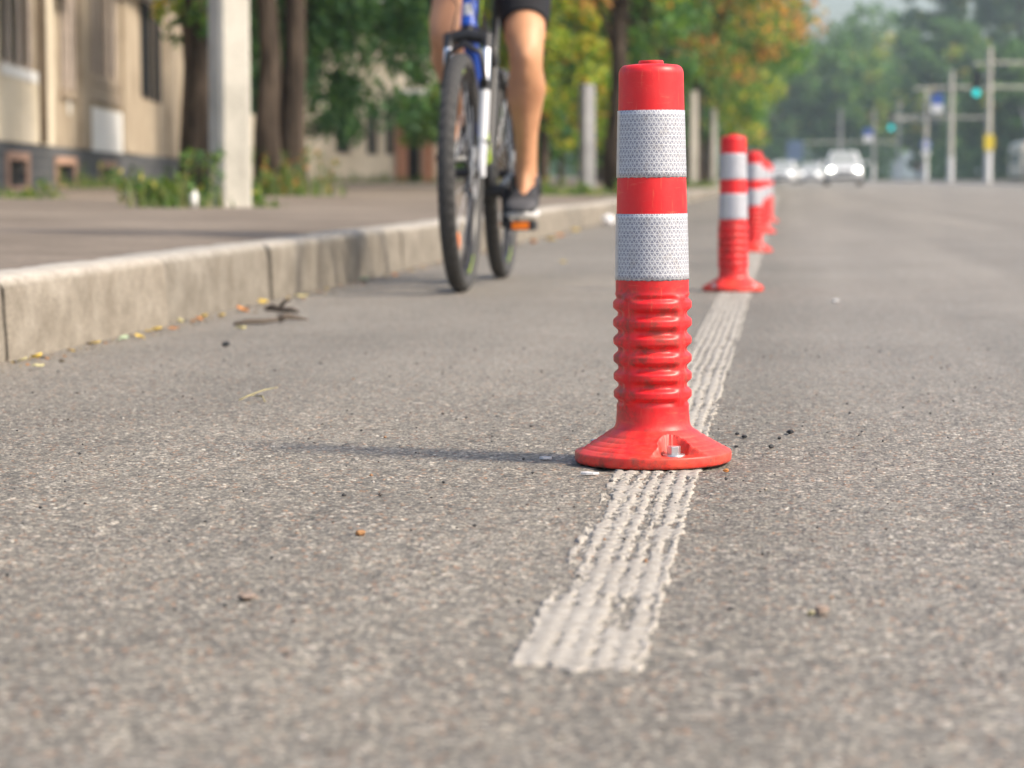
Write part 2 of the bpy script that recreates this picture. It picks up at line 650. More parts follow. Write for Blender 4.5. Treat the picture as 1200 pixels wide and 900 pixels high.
M['blue'] = plain('blue_enamel', (0.012, 0.065, 0.38), 0.25, 0, 0.12, 10)
M['neon'] = plain('neon_green_enamel', (0.34, 0.50, 0.02), 0.35, 0, 0.1, 10)
M['orange'] = plain('orange_reflector', (0.85, 0.20, 0.015), 0.2, 0, 0.1, 90)
M['lycra'] = plain('black_lycra', (0.005, 0.0055, 0.009), 0.9, 0, 0.3, 50)
M['jersey'] = plain('jersey_cloth', (0.06, 0.10, 0.20), 0.8, 0, 0.2, 20)
M['shoe_black'] = plain('shoe_mesh', (0.022, 0.022, 0.026), 0.8, 0, 0.4, 120)
M['shoe_grey'] = plain('shoe_grey', (0.06, 0.06, 0.066), 0.75, 0, 0.2, 90)
M['shoe_sole'] = plain('shoe_sole', (0.55, 0.55, 0.54), 0.7, 0, 0.1, 40)
M['hair'] = plain('hair', (0.03, 0.02, 0.014), 0.7, 0, 0.4, 80)
M['car_white'] = plain('white_car_paint', (0.74, 0.75, 0.76), 0.18, 0, 0.02, 3, coat=0.6)
M['car_glass'] = plain('car_glass', (0.30, 0.32, 0.31), 0.10, 0, 0.1, 3, spec=0.8)  # pale base colour stands in for the sky reflected in the glass
M['car_dark'] = plain('car_black_trim', (0.02, 0.02, 0.022), 0.5, 0, 0.2, 10)
M['alloy'] = plain('wheel_alloy', (0.45, 0.45, 0.46), 0.35, 0.8, 0.1, 10)
M['headlight'] = emis('lit_headlight', (1.0, 0.97, 0.86), 9.0)
M['headlight_dim'] = emis('daytime_headlight', (1.0, 0.98, 0.92), 1.6)
M['green_light'] = emis('green_signal', (0.015, 0.52, 0.50), 1.1)
M['lamp_off'] = plain('unlit_signal', (0.02, 0.02, 0.02), 0.3, 0, 0.1, 10)
M['sign_blue'] = plain('sign_blue', (0.02, 0.075, 0.36), 0.45, 0, 0.05, 4)
M['sign_dull'] = plain('sign_faded_blue', (0.09, 0.14, 0.24), 0.6, 0, 0.2, 2)
M['sign_white'] = plain('sign_white', (0.78, 0.78, 0.78), 0.5, 0, 0.03, 4)
M['sign_yellow'] = plain('sign_yellow', (0.80, 0.60, 0.03), 0.55, 0, 0.06, 5)
M['bus_cream'] = plain('bus_cream', (0.66, 0.60, 0.48), 0.35, 0, 0.05, 3)
M['bus_grey'] = plain('bus_grey', (0.12, 0.12, 0.13), 0.5, 0, 0.1, 3)
M['cloth_red'] = plain('dull_red_cloth', (0.16, 0.05, 0.05), 0.9, 0, 0.2, 10)
M['denim'] = plain('denim', (0.04, 0.05, 0.08), 0.9, 0, 0.2, 10)
M['stone'] = plain('stone_chip', (0.24, 0.185, 0.15), 0.85, 0, 0.3, 90)
M['black_stone'] = plain('tar_crumb', (0.018, 0.02, 0.023), 0.7, 0, 0.3, 90)
M['leaf_yellow'] = plain('yellow_leaf', (0.62, 0.45, 0.09), 0.7, 0, 0.25, 60)
M['leaf_pale'] = plain('pale_leaf', (0.66, 0.60, 0.30), 0.7, 0, 0.2, 60)
M['leaf_orange'] = plain('orange_leaf', (0.50, 0.20, 0.05), 0.75, 0, 0.25, 60)
M['leaf_green'] = plain('grey_green_leaf', (0.33, 0.42, 0.27), 0.7, 0, 0.2, 60)
M['crumb'] = plain('dry_crumb', (0.33, 0.17, 0.07), 0.85, 0, 0.35, 90)
M['twig'] = plain('twig_bark', (0.085, 0.066, 0.050), 0.9, 0, 0.3, 90)
M['straw'] = plain('dry_stem', (0.34, 0.30, 0.15), 0.8, 0, 0.2, 90)
M['paper'] = plain('white_paper', (0.78, 0.78, 0.80), 0.8, 0, 0.05, 50)
M['chip_white'] = plain('white_fleck', (0.60, 0.60, 0.60), 0.8, 0, 0.1, 90)

# ------------------------------------------------------------------ the setting: ground, road, kerb, pavement
def sheet(name, xs, ys, zf, mat, thick=None):
    X, Y = np.meshgrid(xs, ys)
    Z = zf(X, Y)
    V = np.stack([X, Y, Z], -1).reshape(-1, 3)
    nx, ny = len(xs), len(ys)
    i = np.arange((ny - 1) * (nx - 1))
    a = (i // (nx - 1)) * nx + i % (nx - 1)
    F = np.stack([a, a + 1, a + nx + 1, a + nx], -1)
    o = link(name, mesh_np(name, V, F, True), mat)
    tag(o, kind='structure')
    return o


YS = np.concatenate([np.arange(-12, 30, 3.0), np.arange(30, 420, 6.0)])
KX = -1.42                                                       # face of the kerb
ROAD_R = 12.3
sheet('ground', np.array([-900, -300, -80, -20, 0, 14, 40, 120, 300, 900.0]), np.concatenate([[-80], YS, [520, 700, 1000, 1500]]),
      lambda x, y: np.minimum(gz(y), gz(420)) - 0.03, M['earth'])


def road_mesh():
    """one mesh: coarse sheet all round, with the coarse aggregate modelled where the lens can resolve it"""
    x0, x1, y0, y1 = -1.38, 0.78, 1.30, 4.70
    Vs, Fs, As, o = [], [], [], 0

    def grid(xs, ys, fine=False):
        nonlocal o
        X, Y = np.meshgrid(xs, ys)
        Z = gz(Y) + 0 * X
        A = np.zeros(X.shape + (4,), np.float32)
        if fine:
            fade = np.clip(np.minimum(np.minimum(X - x0, x1 - X), Y - y0) / 0.08, 0, 1) * np.clip((y1 - Y) / 1.5, 0, 1)
            wx = X + (vnoise(X * 90, Y * 90, 31) - 0.5) * 0.006
            wy = Y + (vnoise(X * 90, Y * 90, 32) - 0.5) * 0.006
            cell = 0.0064
            gx, gy = wx / cell, wy / cell
            ix, iy = np.floor(gx), np.floor(gy)
            best = np.full(X.shape, 9.0)
            second = np.full(X.shape, 9.0)
            rid = np.zeros(X.shape)
            for dx in (-1, 0, 1):
                for dy in (-1, 0, 1):
                    cx, cy = ix + dx, iy + dy
                    d = np.hypot(cx + hash2(cx, cy, 1) - gx, cy + hash2(cx, cy, 2) - gy)
                    m = d < best
                    second = np.where(m, best, np.minimum(second, d))
                    rid = np.where(m, hash2(cx, cy, 3), rid)
                    best = np.where(m, d, best)
            edge = np.clip((second - best) / 0.55, 0, 1)
            dome = 1 - (1 - edge) ** 2
            hgt = dome * (0.0006 + 0.0013 * rid ** 2)
            pit = np.clip((vnoise(X * 34, Y * 34, 33) - 0.62) * 4, 0, 1)
            hgt = hgt * (1 - 0.8 * pit) - 0.0012 * pit
            hgt += (vnoise(X * 5, Y * 5, 34) - 0.5) * 0.003
            Z = Z + fade * (hgt - 0.0013)
            A[..., 0] = hash2(np.floor(rid * 60000), np.floor(rid * 60000) * 0 + 7, 5) * 1.0
            A[..., 1] = (1 - edge)
            A[..., 2] = fade
        Vs.append(np.stack([X, Y, Z], -1).reshape(-1, 3))
        As.append(A.reshape(-1, 4))
        nx, ny = len(xs), len(ys)
        i = np.arange((ny - 1) * (nx - 1))
        a = (i // (nx - 1)) * nx + i % (nx - 1)
        Fs.append(np.stack([a, a + 1, a + nx + 1, a + nx], -1) + o)
        o += nx * ny
    grid(np.linspace(x0, x1, 801), np.linspace(y0, y1, 900), True)
    full = np.array([KX - 0.02, x0, 0, x1, 3, 6, 9, ROAD_R])
    grid(full, np.array([-12, -6, 0, y0]))
    grid(np.array([KX - 0.02, x0]), np.array([y0, y1]))
    grid(np.array([x1, 3, 6, 9, ROAD_R]), np.array([y0, y1]))
    grid(full, np.concatenate([[y1], YS[YS > y1 + 1]]))
    me = mesh_np('road', np.concatenate(Vs), np.concatenate(Fs), True)
    at = me.color_attributes.new('aggregate', 'FLOAT_COLOR', 'POINT')
    at.data.foreach_set('color', np.concatenate(As).ravel())
    return tag(link('road', me, M['asphalt']), kind='structure')


road_mesh()
sheet('pavement', np.array([-24, -18, -12, -8, -5, -3, KX - 0.145]), YS, sz, M['pavement'])
sheet('far_pavement', np.array([ROAD_R + 0.16, 14, 18, 24]), YS, lambda x, y: gz(y) + 0.13 + 0 * x, M['pavement'])

# kerb of separate concrete stones
kerb = tag(empty('kerb', (0, 0, 0)), kind='structure')
PITCH = 1.178


def kerb_mesh(seed, L, gap):
    r = np.random.default_rng(seed)
    prof = [(0.0, -0.06), (0.002, 0.03), (0.004, 0.095), (0.007, 0.142), (0.016, 0.156), (0.030, 0.160), (0.085, 0.161), (0.14, 0.160), (0.148, 0.152), (0.15, -0.06)]
    n = 22
    mb = MB()
    vs, fs = [], []
    for i in range(n + 1):
        t = i / n
        y = gap / 2 + (L - gap) * t
        endr = (0.009 if gap > 0.01 else 0.004) if i in (0, n) else 0.0
        for k, (a, z) in enumerate(prof):
            top = 1.0 if 2 <= k <= 7 else 0.15
            chip = max(0.0, r.normal(0, 0.0020)) * top
            dx = -a - (0.5 * chip + endr * 0.5 * (k <= 4)) + r.normal(0, 0.0011)
            dz = z - chip * (k >= 3) - endr * 0.6 * (3 <= k <= 8)
            vs.append((dx, y, dz))
    m = len(prof)
    for i in range(n):
        for k in range(m - 1):
            fs.append((i * m + k, i * m + k + 1, (i + 1) * m + k + 1, (i + 1) * m + k))
    fs.append(tuple(range(m)))
    fs.append(tuple(range(n * m, (n + 1) * m)))
    mb.add(vs, fs)
    me = mb.mesh('kerb_stone', True)
    me.set_sharp_from_angle(angle=R(50))
    me.materials.append(M['kerb'])
    return me


KM = [kerb_mesh(40 + i, PITCH, (0.015, 0.004, 0.005, 0.003)[i]) for i in range(4)]
for i in range(-4, 52):
    y0 = 4.325 + (i + 0) * PITCH
    me = KM[(0 if i == 0 else (i * 7 + 1) % 4)]
    o = link('kerb_stone', me, None, kerb)
    o.location = (KX + random.uniform(-0.006, 0.004), y0, float(gz(y0)) + random.uniform(-0.004, 0.004))
    o.rotation_euler = (random.uniform(-0.003, 0.003), random.uniform(-0.01, 0.01), random.uniform(-0.004, 0.004))
y_end = 4.325 + 52 * PITCH
mb = MB()
yy = np.arange(y_end, 410, 8.0)
for a, b in zip(yy[:-1], yy[1:]):
    za, zb = float(gz(a)), float(gz(b))
    vs = [(KX, a, za - .05), (KX, a, za + .16), (KX - .15, a, za + .16), (KX, b, zb - .05), (KX, b, zb + .16), (KX - .15, b, zb + .16)]
    mb.add(vs, [(0, 1, 4, 3), (1, 2, 5, 4)])
mb.build('kerb_run', M['kerb'], kerb)
fk = MB()
yy = np.arange(-10, 410, 10.0)
for a, b in zip(yy[:-1], yy[1:]):
    za, zb = float(gz(a)), float(gz(b))
    fk.add([(ROAD_R, a, za - .05), (ROAD_R, a, za + .14), (ROAD_R + .17, a, za + .14), (ROAD_R, b, zb - .05), (ROAD_R, b, zb + .14), (ROAD_R + .17, b, zb + .14)],
           [(0, 1, 4, 3), (1, 2, 5, 4)])
tag(fk.build('far_kerb', M['concrete']), kind='structure')

# ridged, worn paint line: real relief, sunk below the asphalt where the paint is gone
LINE_X, LINE_W = -0.140, 0.088


def paint_line():
    def part(ys, nx):
        xs = np.linspace(-0.056, 0.056, nx)
        X, Y = np.meshgrid(xs, ys)
        wob = (vnoise(Y * 3.1, Y * 0 + 5, 3) - 0.5) * 0.006
        u = X - wob
        half = LINE_W / 2 + (vnoise(Y * 60, u * 4, 11) - 0.5) * 0.007 + (vnoise(Y * 6, u * 0, 12) - 0.5) * 0.005
        ridge = 0.5 + 0.5 * np.cos(2 * math.pi * (u / 0.0152 + (vnoise(Y * 5, u * 20, 21) - 0.5) * 0.22))
        h = 0.0006 + 0.0026 * ridge
        n1 = vnoise(X * 210, Y * 130, 5)
        n2 = vnoise(X * 60, Y * 24, 6)
        n3 = vnoise(X * 420, Y * 330, 7)
        h += (n1 - 0.58) * 0.0040 + (n2 - 0.5) * 0.0034 + (n3 - 0.5) * 0.0030
        near_end = np.clip((Y - 1.62) / 0.3, 0, 1)
        h += (1 - near_end) * 0.0012                                  # the near end is smoother and thicker
        h -= np.clip((np.abs(u) - half) / 0.004, 0, 3) * 0.004
        tail = Y - (1.632 + (vnoise(X * 70, X * 0, 9) - 0.5) * 0.03 + 0.11 * (X + 0.0) * -0.0)
        h -= np.clip(-tail / 0.006 + 0.4, 0, 3) * 0.004
        # two broken spots beside the line
        gone = np.exp(-(((X + 0.045) / 0.016) ** 2 + ((Y - 2.06) / 0.10) ** 2)) + np.exp(-(((X - 0.018) / 0.008) ** 2 + ((Y - 1.86) / 0.08) ** 2)) \
            + np.exp(-(((X + 0.046) / 0.012) ** 2 + ((Y - 2.42) / 0.16) ** 2)) + 0.7 * np.exp(-(((X - 0.012) / 0.006) ** 2 + ((Y - 2.3) / 0.14) ** 2))
        h -= gone * 0.0036
        patch = np.clip(Y - 1.30, 0, 0.08) / 0.08 * np.clip((4.70 - Y) / 1.5, 0, 1)
        swell = patch * ((vnoise((X + LINE_X) * 5, Y * 5, 34) - 0.5) * 0.003 - 0.0013)
        film = 0.0014 * patch + 0.0004 * (1 - patch) + 0.0007 * ridge + 0.0003 * n3
        h = np.where(h > 0.0003, film + swell, -0.004)
        V = np.stack([X + LINE_X - 0.0022 * (Y - 2.9) * 0 , Y, h + gz(Y)], -1)
        return V.reshape(-1, 3), nx, len(ys)
    Vs, Fs, o = [], [], 0
    for ys, nx in ((np.arange(1.58, 4.2, 0.0027), 81), (np.arange(4.2 - 0.0027, 12, 0.010), 49), (np.arange(12 - 0.012, 60, 0.08), 25)):
        V, nx, ny = part(ys, nx)
        i = np.arange((ny - 1) * (nx - 1))
        a = (i // (nx - 1)) * nx + i % (nx - 1)
        F = np.stack([a, a + 1, a + nx + 1, a + nx], -1)
        keep = (V[F][:, :, 2] - gz(V[F][:, :, 1])).max(1) > -0.0035
        Vs.append(V)
        Fs.append(F[keep] + o)
        o += len(V)
    me = mesh_np('lane_line', np.concatenate(Vs), np.concatenate(Fs), True)
    return tag(link('lane_line', me, M['paint']), kind='structure')


paint_line()

# ------------------------------------------------------------------ bollards
BOLT_A = [R(-66), R(-186), R(54)]
BOLT_R = 0.0655


def bollard():
    root = empty('bollard', (0, 0, 0))
    # ---- tube: ribbed lower sleeve, smooth upper tube, rounded cap
    NA = 128
    zs = np.concatenate([np.linspace(0.036, 0.062, 8), np.linspace(0.063, 0.206, 120), np.linspace(0.208, 0.457, 24), 0.4575 + 0.0105 * np.sin(np.linspace(0.1, math.pi / 2, 10))])
    th = np.linspace(0, 2 * math.pi, NA, endpoint=False)
    T, Z = np.meshgrid(th, zs)
    rt = np.interp(Z, [0.036, 0.045, 0.06, 0.2, 0.217, 0.295, 0.337, 0.4155, 0.452], [0.0500, 0.0440, 0.0428, 0.0432, 0.0432, 0.0416, 0.0406, 0.0388, 0.0381])
    inrib = np.clip((Z - 0.068) / 0.006, 0, 1) * np.clip((0.200 - Z) / 0.005, 0, 1)
    ph = (Z - 0.0815) / 0.0211
    crest = np.abs(((ph + 0.5) % 1.0) - 0.5) * 2                     # 0 on the crest .. 1 in the trough
    prof = 1 - np.clip((crest - 0.24) / 0.66, 0, 1)
    prof = prof * prof * (3 - 2 * prof)
    a4 = ((T - R(-37) + math.pi / 4) % (math.pi / 2)) - math.pi / 4     # angle to nearest vertical web
    pocket = np.clip((np.abs(a4) - R(3.5)) / R(15), 0, 1)
    rr = rt + inrib * (0.0034 - 0.0056 * (1 - prof) * (0.10 + 0.90 * pocket) - 0.0016 * np.exp(-(a4 / R(3.5)) ** 2))
    # slight lip above the ribs, and band ledges
    rr += 0.0012 * np.exp(-((Z - 0.1975) / 0.0035) ** 2)
    top = Z > 0.4575
    s = np.clip((Z - 0.4575) / 0.0105, 0, 1)
    rr = np.where(top, 0.0381 - 0.0085 * (1 - np.sqrt(np.maximum(0, 1 - s * s))), rr)
    V = np.stack([rr * np.cos(T), rr * np.sin(T), Z], -1).reshape(-1, 3)
    nz = len(zs)
    i = np.arange((nz - 1) * NA)
    r0, k = i // NA, i % NA
    F = np.stack([r0 * NA + k, r0 * NA + (k + 1) % NA, (r0 + 1) * NA + (k + 1) % NA, (r0 + 1) * NA + k], -1)
    mb = MB()
    mb.v = [tuple(p) for p in V]
    mb.f = [tuple(q) for q in F]
    o = len(mb.v)
    base_i = (nz - 1) * NA
    mb.v += [(0.015 * math.cos(a), 0.015 * math.sin(a), 0.4695) for a in th]
    mb.f += [(base_i + k, base_i + (k + 1) % NA, o + (k + 1) % NA, o + k) for k in range(NA)]
    mb.f.append(tuple(range(o, o + NA)))
    link('tube', mb.mesh('tube', True), M['red'], root)
    # small raised disc on the cap
    MB().lathe([(0.0001, 0.468), (0.0150, 0.468), (0.0150, 0.4718), (0.0138, 0.4733), (0.0001, 0.4735)], 40).build('top_button', M['red'], root, True, auto=True)
    # ---- foot: conical flange with bolt pockets
    NA2, NR = 300, 54
    th2 = np.linspace(0, 2 * math.pi, NA2, endpoint=False)
    rs = np.concatenate([np.linspace(0.0405, 0.0915, NR - 8), [0.0922, 0.0927, 0.0930, 0.0930, 0.0929, 0.0924, 0.0915, 0.0905]])
    T, Rr = np.meshgrid(th2, rs)
    z = np.interp(rs, [0.0405, 0.047, 0.052, 0.060, 0.0915], [0.047, 0.0405, 0.0372, 0.0318, 0.0140])
    z[-8:] = [0.0135, 0.0126, 0.0112, 0.006, 0.004, 0.0025, 0.0015, 0.0008]
    Zb = np.repeat(z[:, None], NA2, 1)
    for rg in (0.0585, 0.0672, 0.0757, 0.0835):
        Zb -= 0.0011 * np.exp(-((Rr - rg) / 0.0011) ** 2)
    outer = np.arange(len(rs)) < NR - 8
    for ba in BOLT_A:
        d = ((T - ba + math.pi) % (2 * math.pi)) - math.pi
        rad = Rr * np.cos(d) - BOLT_R
        tan = Rr * np.sin(d)
        # arch open to the outside: straight flanks spreading outwards, round inner end
        w = np.where(rad < 0.004, np.sqrt(np.maximum(0, 0.0190 ** 2 - np.minimum(rad - 0.004, 0) ** 2 * 1.3)), 0.0190 + (rad - 0.004) * 1.2)
        inside = np.clip((w - np.abs(tan)) / 0.0022, 0, 1) * (rad > -0.0128) * (np.cos(d) > 0) * outer[:, None]
        floor = np.minimum(Zb, 0.0138 + 0.25 * np.maximum(0, -rad))
        Zb = Zb * (1 - inside) + floor * inside
        lip = np.exp(-((np.abs(tan) - w - 0.0012) / 0.0016) ** 2) * (rad > -0.012) * (rad < 0.014) * (np.cos(d) > 0) * outer[:, None]
        Zb += 0.0012 * lip
    V = np.stack([Rr * np.cos(T), Rr * np.sin(T), Zb], -1).reshape(-1, 3)
    n2 = len(rs)
    i = np.arange((n2 - 1) * NA2)
    r0, k = i // NA2, i % NA2
    F = np.stack([r0 * NA2 + k, (r0 + 1) * NA2 + k, (r0 + 1) * NA2 + (k + 1) % NA2, r0 * NA2 + (k + 1) % NA2], -1)
    link('foot', mesh_np('foot', V, F, True), M['red'], root)
    # ---- bolts
    for ba in BOLT_A:
        c = (BOLT_R * math.cos(ba) * 1.03, BOLT_R * math.sin(ba) * 1.03, 0.0132)
        wsh = MB().lathe([(0.0045, 0.0), (0.0128, 0.0), (0.0132, 0.0008), (0.0128, 0.0026), (0.0045, 0.0028)], 36, c).build('washer', M['steel'], root, True, auto=True)
        hx = MB()
        a0 = ba + 0.35
        hexa = [(c[0] + 0.0082 * math.cos(a0 + j * math.pi / 3), c[1] + 0.0082 * math.sin(a0 + j * math.pi / 3)) for j in range(6)]
        hx.prism(hexa, c[2] + 0.0027, c[2] + 0.0120)
        hx.build('bolt', M['steel'], root, bevel=0.0006)
    # ---- two reflective bands, a little proud of the tube
    for z0, z1 in ((0.2165, 0.2945), (0.3365, 0.4150)):
        nzb = 14
        zz = np.concatenate([[z0], np.linspace(z0 + 0.0002, z1 - 0.0002, nzb), [z1]])
        NB = 96
        SEAM = R(-85 - 90 + 2)
        vs, fs, uvs = [], [], []
        for j, zv in enumerate(zz):
            r = np.interp(zv, [0.217, 0.295, 0.337, 0.4155], [0.0432, 0.0416, 0.0406, 0.0388]) + (0.0006 if 0 < j < len(zz) - 1 else -0.0004)
            for kk in range(NB + 1):
                an = SEAM + 2 * math.pi * kk / NB
                rr_ = r + (0.0004 if kk < 7 else 0.0)
                rag = 0.0006 * math.sin(kk * 1.7) * math.sin(kk * 0.37) if j in (0, 1) else 0
                vs.append((rr_ * math.cos(an), rr_ * math.sin(an), zv + rag))
                uvs.append((0.042 * 2 * math.pi * kk / NB, zv))
        w = NB + 1
        for j in range(len(zz) - 1):
            for kk in range(NB):
                fs.append((j * w + kk, j * w + kk + 1, (j + 1) * w + kk + 1, (j + 1) * w + kk))
        me = bpy.data.meshes.new('reflective_band')
        me.from_pydata(vs, [], fs)
        ul = me.uv_layers.new(name='UVMap')
        for lp in me.loops:
            ul.data[lp.index].uv = uvs[lp.vertex_index]
        for p in me.polygons:
            p.use_smooth = True
        link('reflective_band', me, M['refl'], root)
    return root


B0 = bollard()
BL = [(-0.151, 2.861, 'large red bollard in sharp focus with two pale bands, bolted over the painted line'),
      (-0.149, 7.366, 'second red bollard from the camera, slightly blurred, with pale bands'),
      (-0.141, 11.50, 'third red bollard in the row, half hidden behind the second'),
      (-0.135, 15.63, 'fourth red bollard in the row, mostly hidden, near the row\'s far end'),
      (-0.128, 19.80, 'farthest small red bollard at the end of the row')]
for i, (x, y, lb) in enumerate(BL):
    o = B0 if i == 0 else copy_tree(B0)
    o.location = (x, y, 0.0005)
    o.rotation_euler = (R((0.2, -0.4, 0.5, -0.3, 0.3)[i]), R((-0.55, 0.1, 0.3, -0.4, 0.2)[i]), R((0, 42, 15, 70, 25)[i]))
    tag(o, lb, 'bollard', 'red bollards along the lane line')

# ------------------------------------------------------------------ small litter on the road
def pebble(name, loc, r, mat, label, cat, flat=0.7, seed=0):
    bm = bmesh.new()
    bmesh.ops.create_icosphere(bm, subdivisions=2, radius=r)
    rr = random.Random(seed)
    for v in bm.verts:
        v.co *= 1 + rr.uniform(-0.22, 0.22)
        v.co.z *= flat
        v.co.x *= 1.25
    zmin = min(v.co.z for v in bm.verts)
    for v in bm.verts:
        v.co.z -= zmin
    me = bpy.data.meshes.new(name)
    bm.to_mesh(me)
    bm.free()
    o = link(name, me, mat)
    o.location = (loc[0], loc[1], 0.0003)
    o.rotation_euler = (0, 0, rr.uniform(0, 6))
    return tag(o, label, cat, 'small stones on the road')


pebble('pebble', (0.032, 1.857), 0.0052, M['stone'], 'pinkish round pebble on the asphalt in the right foreground', 'pebble', seed=1)
pebble('pebble', (0.024, 1.849), 0.0026, M['straw'], 'tiny tan crumb just left of the pinkish pebble at lower right', 'pebble', seed=2)
pebble('pebble', (-0.422, 1.872), 0.0062, M['stone'], 'brown stone chip alone on the asphalt in the left foreground', 'pebble', 0.45, seed=3)
pebble('pebble', (-0.392, 2.226), 0.0040, M['crumb'], 'tan orange crumb on the bare asphalt left of the paint line', 'pebble', seed=4)
pebble('tar_crumb', (0.012, 3.192), 0.0042, M['black_stone'], 'largest black crumb right of the front bollard foot', 'crumb', seed=5)
pebble('tar_crumb', (-0.012, 3.015), 0.0036, M['black_stone'], 'black crumb nearest the camera right of the front bollard', 'crumb', seed=6)
pebble('tar_crumb', (-0.002, 3.127), 0.0028, M['black_stone'], 'small black crumb between the larger two right of the bollard', 'crumb', seed=7)
pebble('tar_crumb', (-0.047, 3.132), 0.0034, M['black_stone'], 'black crumb close beside the paint line behind the front bollard', 'crumb', seed=8)
pebble('tar_crumb', (-0.057, 3.174), 0.0026, M['black_stone'], 'tiny black crumb nearest the paint line behind the front bollard', 'crumb', seed=9)
pebble('pebble', (-0.062, 2.762), 0.0030, M['leaf_orange'], 'rusty brown crumb at the right front of the front bollard', 'pebble', seed=10)
pebble('tar_crumb', (-1.115, 4.775), 0.0085, M['black_stone'], 'black crumb on the lane below the lying twig', 'crumb', 0.6, seed=11)
pebble('pebble', (0.146, 6.721), 0.008, M['chip_white'], 'pale speck on the open road right of the second bollard', 'pebble', 0.5, seed=12)


def chip(loc, w, label, mat, seed):
    rr = random.Random(seed)
    n = 7
    mb = MB()
    ring = [(w * rr.uniform(.6, 1.1) * math.cos(k * 2 * math.pi / n), w * 0.6 * rr.uniform(.6, 1.1) * math.sin(k * 2 * math.pi / n)) for k in range(n)]
    mb.prism(ring, 0.0004, 0.0028)
    o = mb.build('paint_fleck', mat)
    o.location = (*loc, 0)
    tag(o, label, 'fleck')


chip((-0.28, 2.873), 0.010, 'white fleck on the asphalt left of the front bollard, in its shadow', M['chip_white'], 1)
chip((-0.217, 2.727), 0.011, 'white fleck on the asphalt at the left front of the front bollard', M['chip_white'], 2)


def fallen_leaf(loc, L, rz, mat, label, curl=0.5, seed=0, rx=0.2):
    """pointed, cupped blade of a leaf with a stalk"""
    rr = random.Random(seed)
    mb = MB()
    n = 7
    vs, fs = [], []
    for i in range(n + 1):
        t = i / n
        w = L * 0.34 * math.sin(math.pi * (0.06 + 0.9 * t)) ** 0.8
        zc = curl * L * 0.35 * (t - 0.5) ** 2 * 2
        for s in (-1, -0.5, 0, 0.5, 1):
            vs.append(((t - 0.5) * L, s * w, 0.002 + zc + abs(s) ** 1.5 * curl * L * 0.22 + rr.uniform(0, 0.001)))
    for i in range(n):
        for k in range(4):
            a = i * 5 + k
            fs.append((a, a + 1, a + 6, a + 5))
    mb.add(vs, fs)
    mb.tube([(-0.5 * L, 0, 0.003 + curl * L * 0.17), (-0.75 * L, 0.04 * L, 0.003)], 0.0012, 5)
    o = mb.build('fallen_leaf', mat, smooth=True)
    o.location = loc
    o.rotation_euler = (rx, rr.uniform(-0.3, 0.1), rz)
    o.location.z += abs(rx) * L * 0.25
    sol = o.modifiers.new('thick', 'SOLIDIFY')
    sol.thickness = 0.0008
    tag(o, label, 'leaf', 'fallen leaves along the kerb')


LV = [(-1.366, 6.027, .034, 'leaf_orange', 'large orange leaf at the kerb foot, beyond the long twig'),
      (-1.382, 6.366, .030, 'leaf_yellow', 'yellow leaf standing at the kerb foot behind the orange leaf'),
      (-1.354, 6.749, .036, 'leaf_pale', 'long pale yellow leaf at the kerb, beyond the curled brown twig'),
      (-1.190, 5.240, .022, 'leaf_pale', 'round pale leaf on the lane just in front of the long twig'),
      (-1.364, 5.190, .024, 'leaf_yellow', 'yellow leaf in the cluster left of the kerb\'s brown stain'),
      (-1.345, 5.24, .028, 'leaf_orange', 'tan leaf in the middle of the kerb foot cluster'),
      (-1.388, 5.474, .026, 'leaf_pale', 'whitish leaf at the kerb foot right of the tan cluster'),
      (-1.369, 5.578, .026, 'leaf_orange', 'rusty leaf at the kerb foot beside the whitish one'),
      (-1.385, 5.70, .022, 'leaf_yellow', 'yellow leaf at the kerb just right of the rusty leaf'),
      (-1.385, 4.306, .018, 'leaf_pale', 'pale leaf at the kerb foot by the dark open joint'),
      (-1.372, 4.345, .022, 'leaf_yellow', 'yellow leaf at the kerb foot right of the dark joint'),
      (-1.345, 4.962, .022, 'leaf_yellow', 'yellow leaf on the lane beside the grey green leaf'),
      (-1.362, 4.905, .026, 'leaf_green', 'grey green leaf lying along the kerb foot'),
      (-1.382, 4.771, .018, 'leaf_yellow', 'small yellow leaf at the kerb foot left of the grey green leaf'),
      (-1.31, 4.16, .018, 'leaf_pale', 'leftmost pale leaf, lying out on the lane'),
      (-1.274, 13.295, .05, 'leaf_yellow', 'yellow leaf on the lane beyond the rider\'s foot'),
      (-1.300, 12.576, .05, 'leaf_orange', 'tan leaf on the lane right of the rear wheel'),
      (-1.360, 12.073, .05, 'leaf_orange', 'tan leaf against the kerb just right of the rear wheel'),
      (-0.880, 9.73, .04, 'leaf_yellow', 'yellow leaf alone on the lane between bicycle and front bollard'),
      (-1.354, 5.759, .02, 'leaf_yellow', 'smaller yellow leaf nearest the orange leaf at the kerb'),
      (-1.375, 7.9, .035, 'leaf_green', 'green leaf at the kerb foot in the rider\'s shadow'),
      (-1.34, 8.3, .03, 'leaf_orange', 'brown leaf at the kerb just left of the front wheel'),
      (-1.33, 10.9, .04, 'leaf_yellow', 'pale yellow leaf at the kerb, seen between the two wheels'),
      (-1.30, 14.2, .05, 'leaf_orange', 'tan leaf at the kerb left of the white paper'),
      (-1.33, 15.6, .05, 'leaf_yellow', 'yellow leaf by the kerb nearest the white paper')]
for i, (x, y, L, m, lb) in enumerate(LV):
    fallen_leaf((x, y, 0.002), L, random.uniform(0, 6.28), M[m], lb, random.uniform(0.3, 1.0), i, random.uniform(-0.5, 0.5))

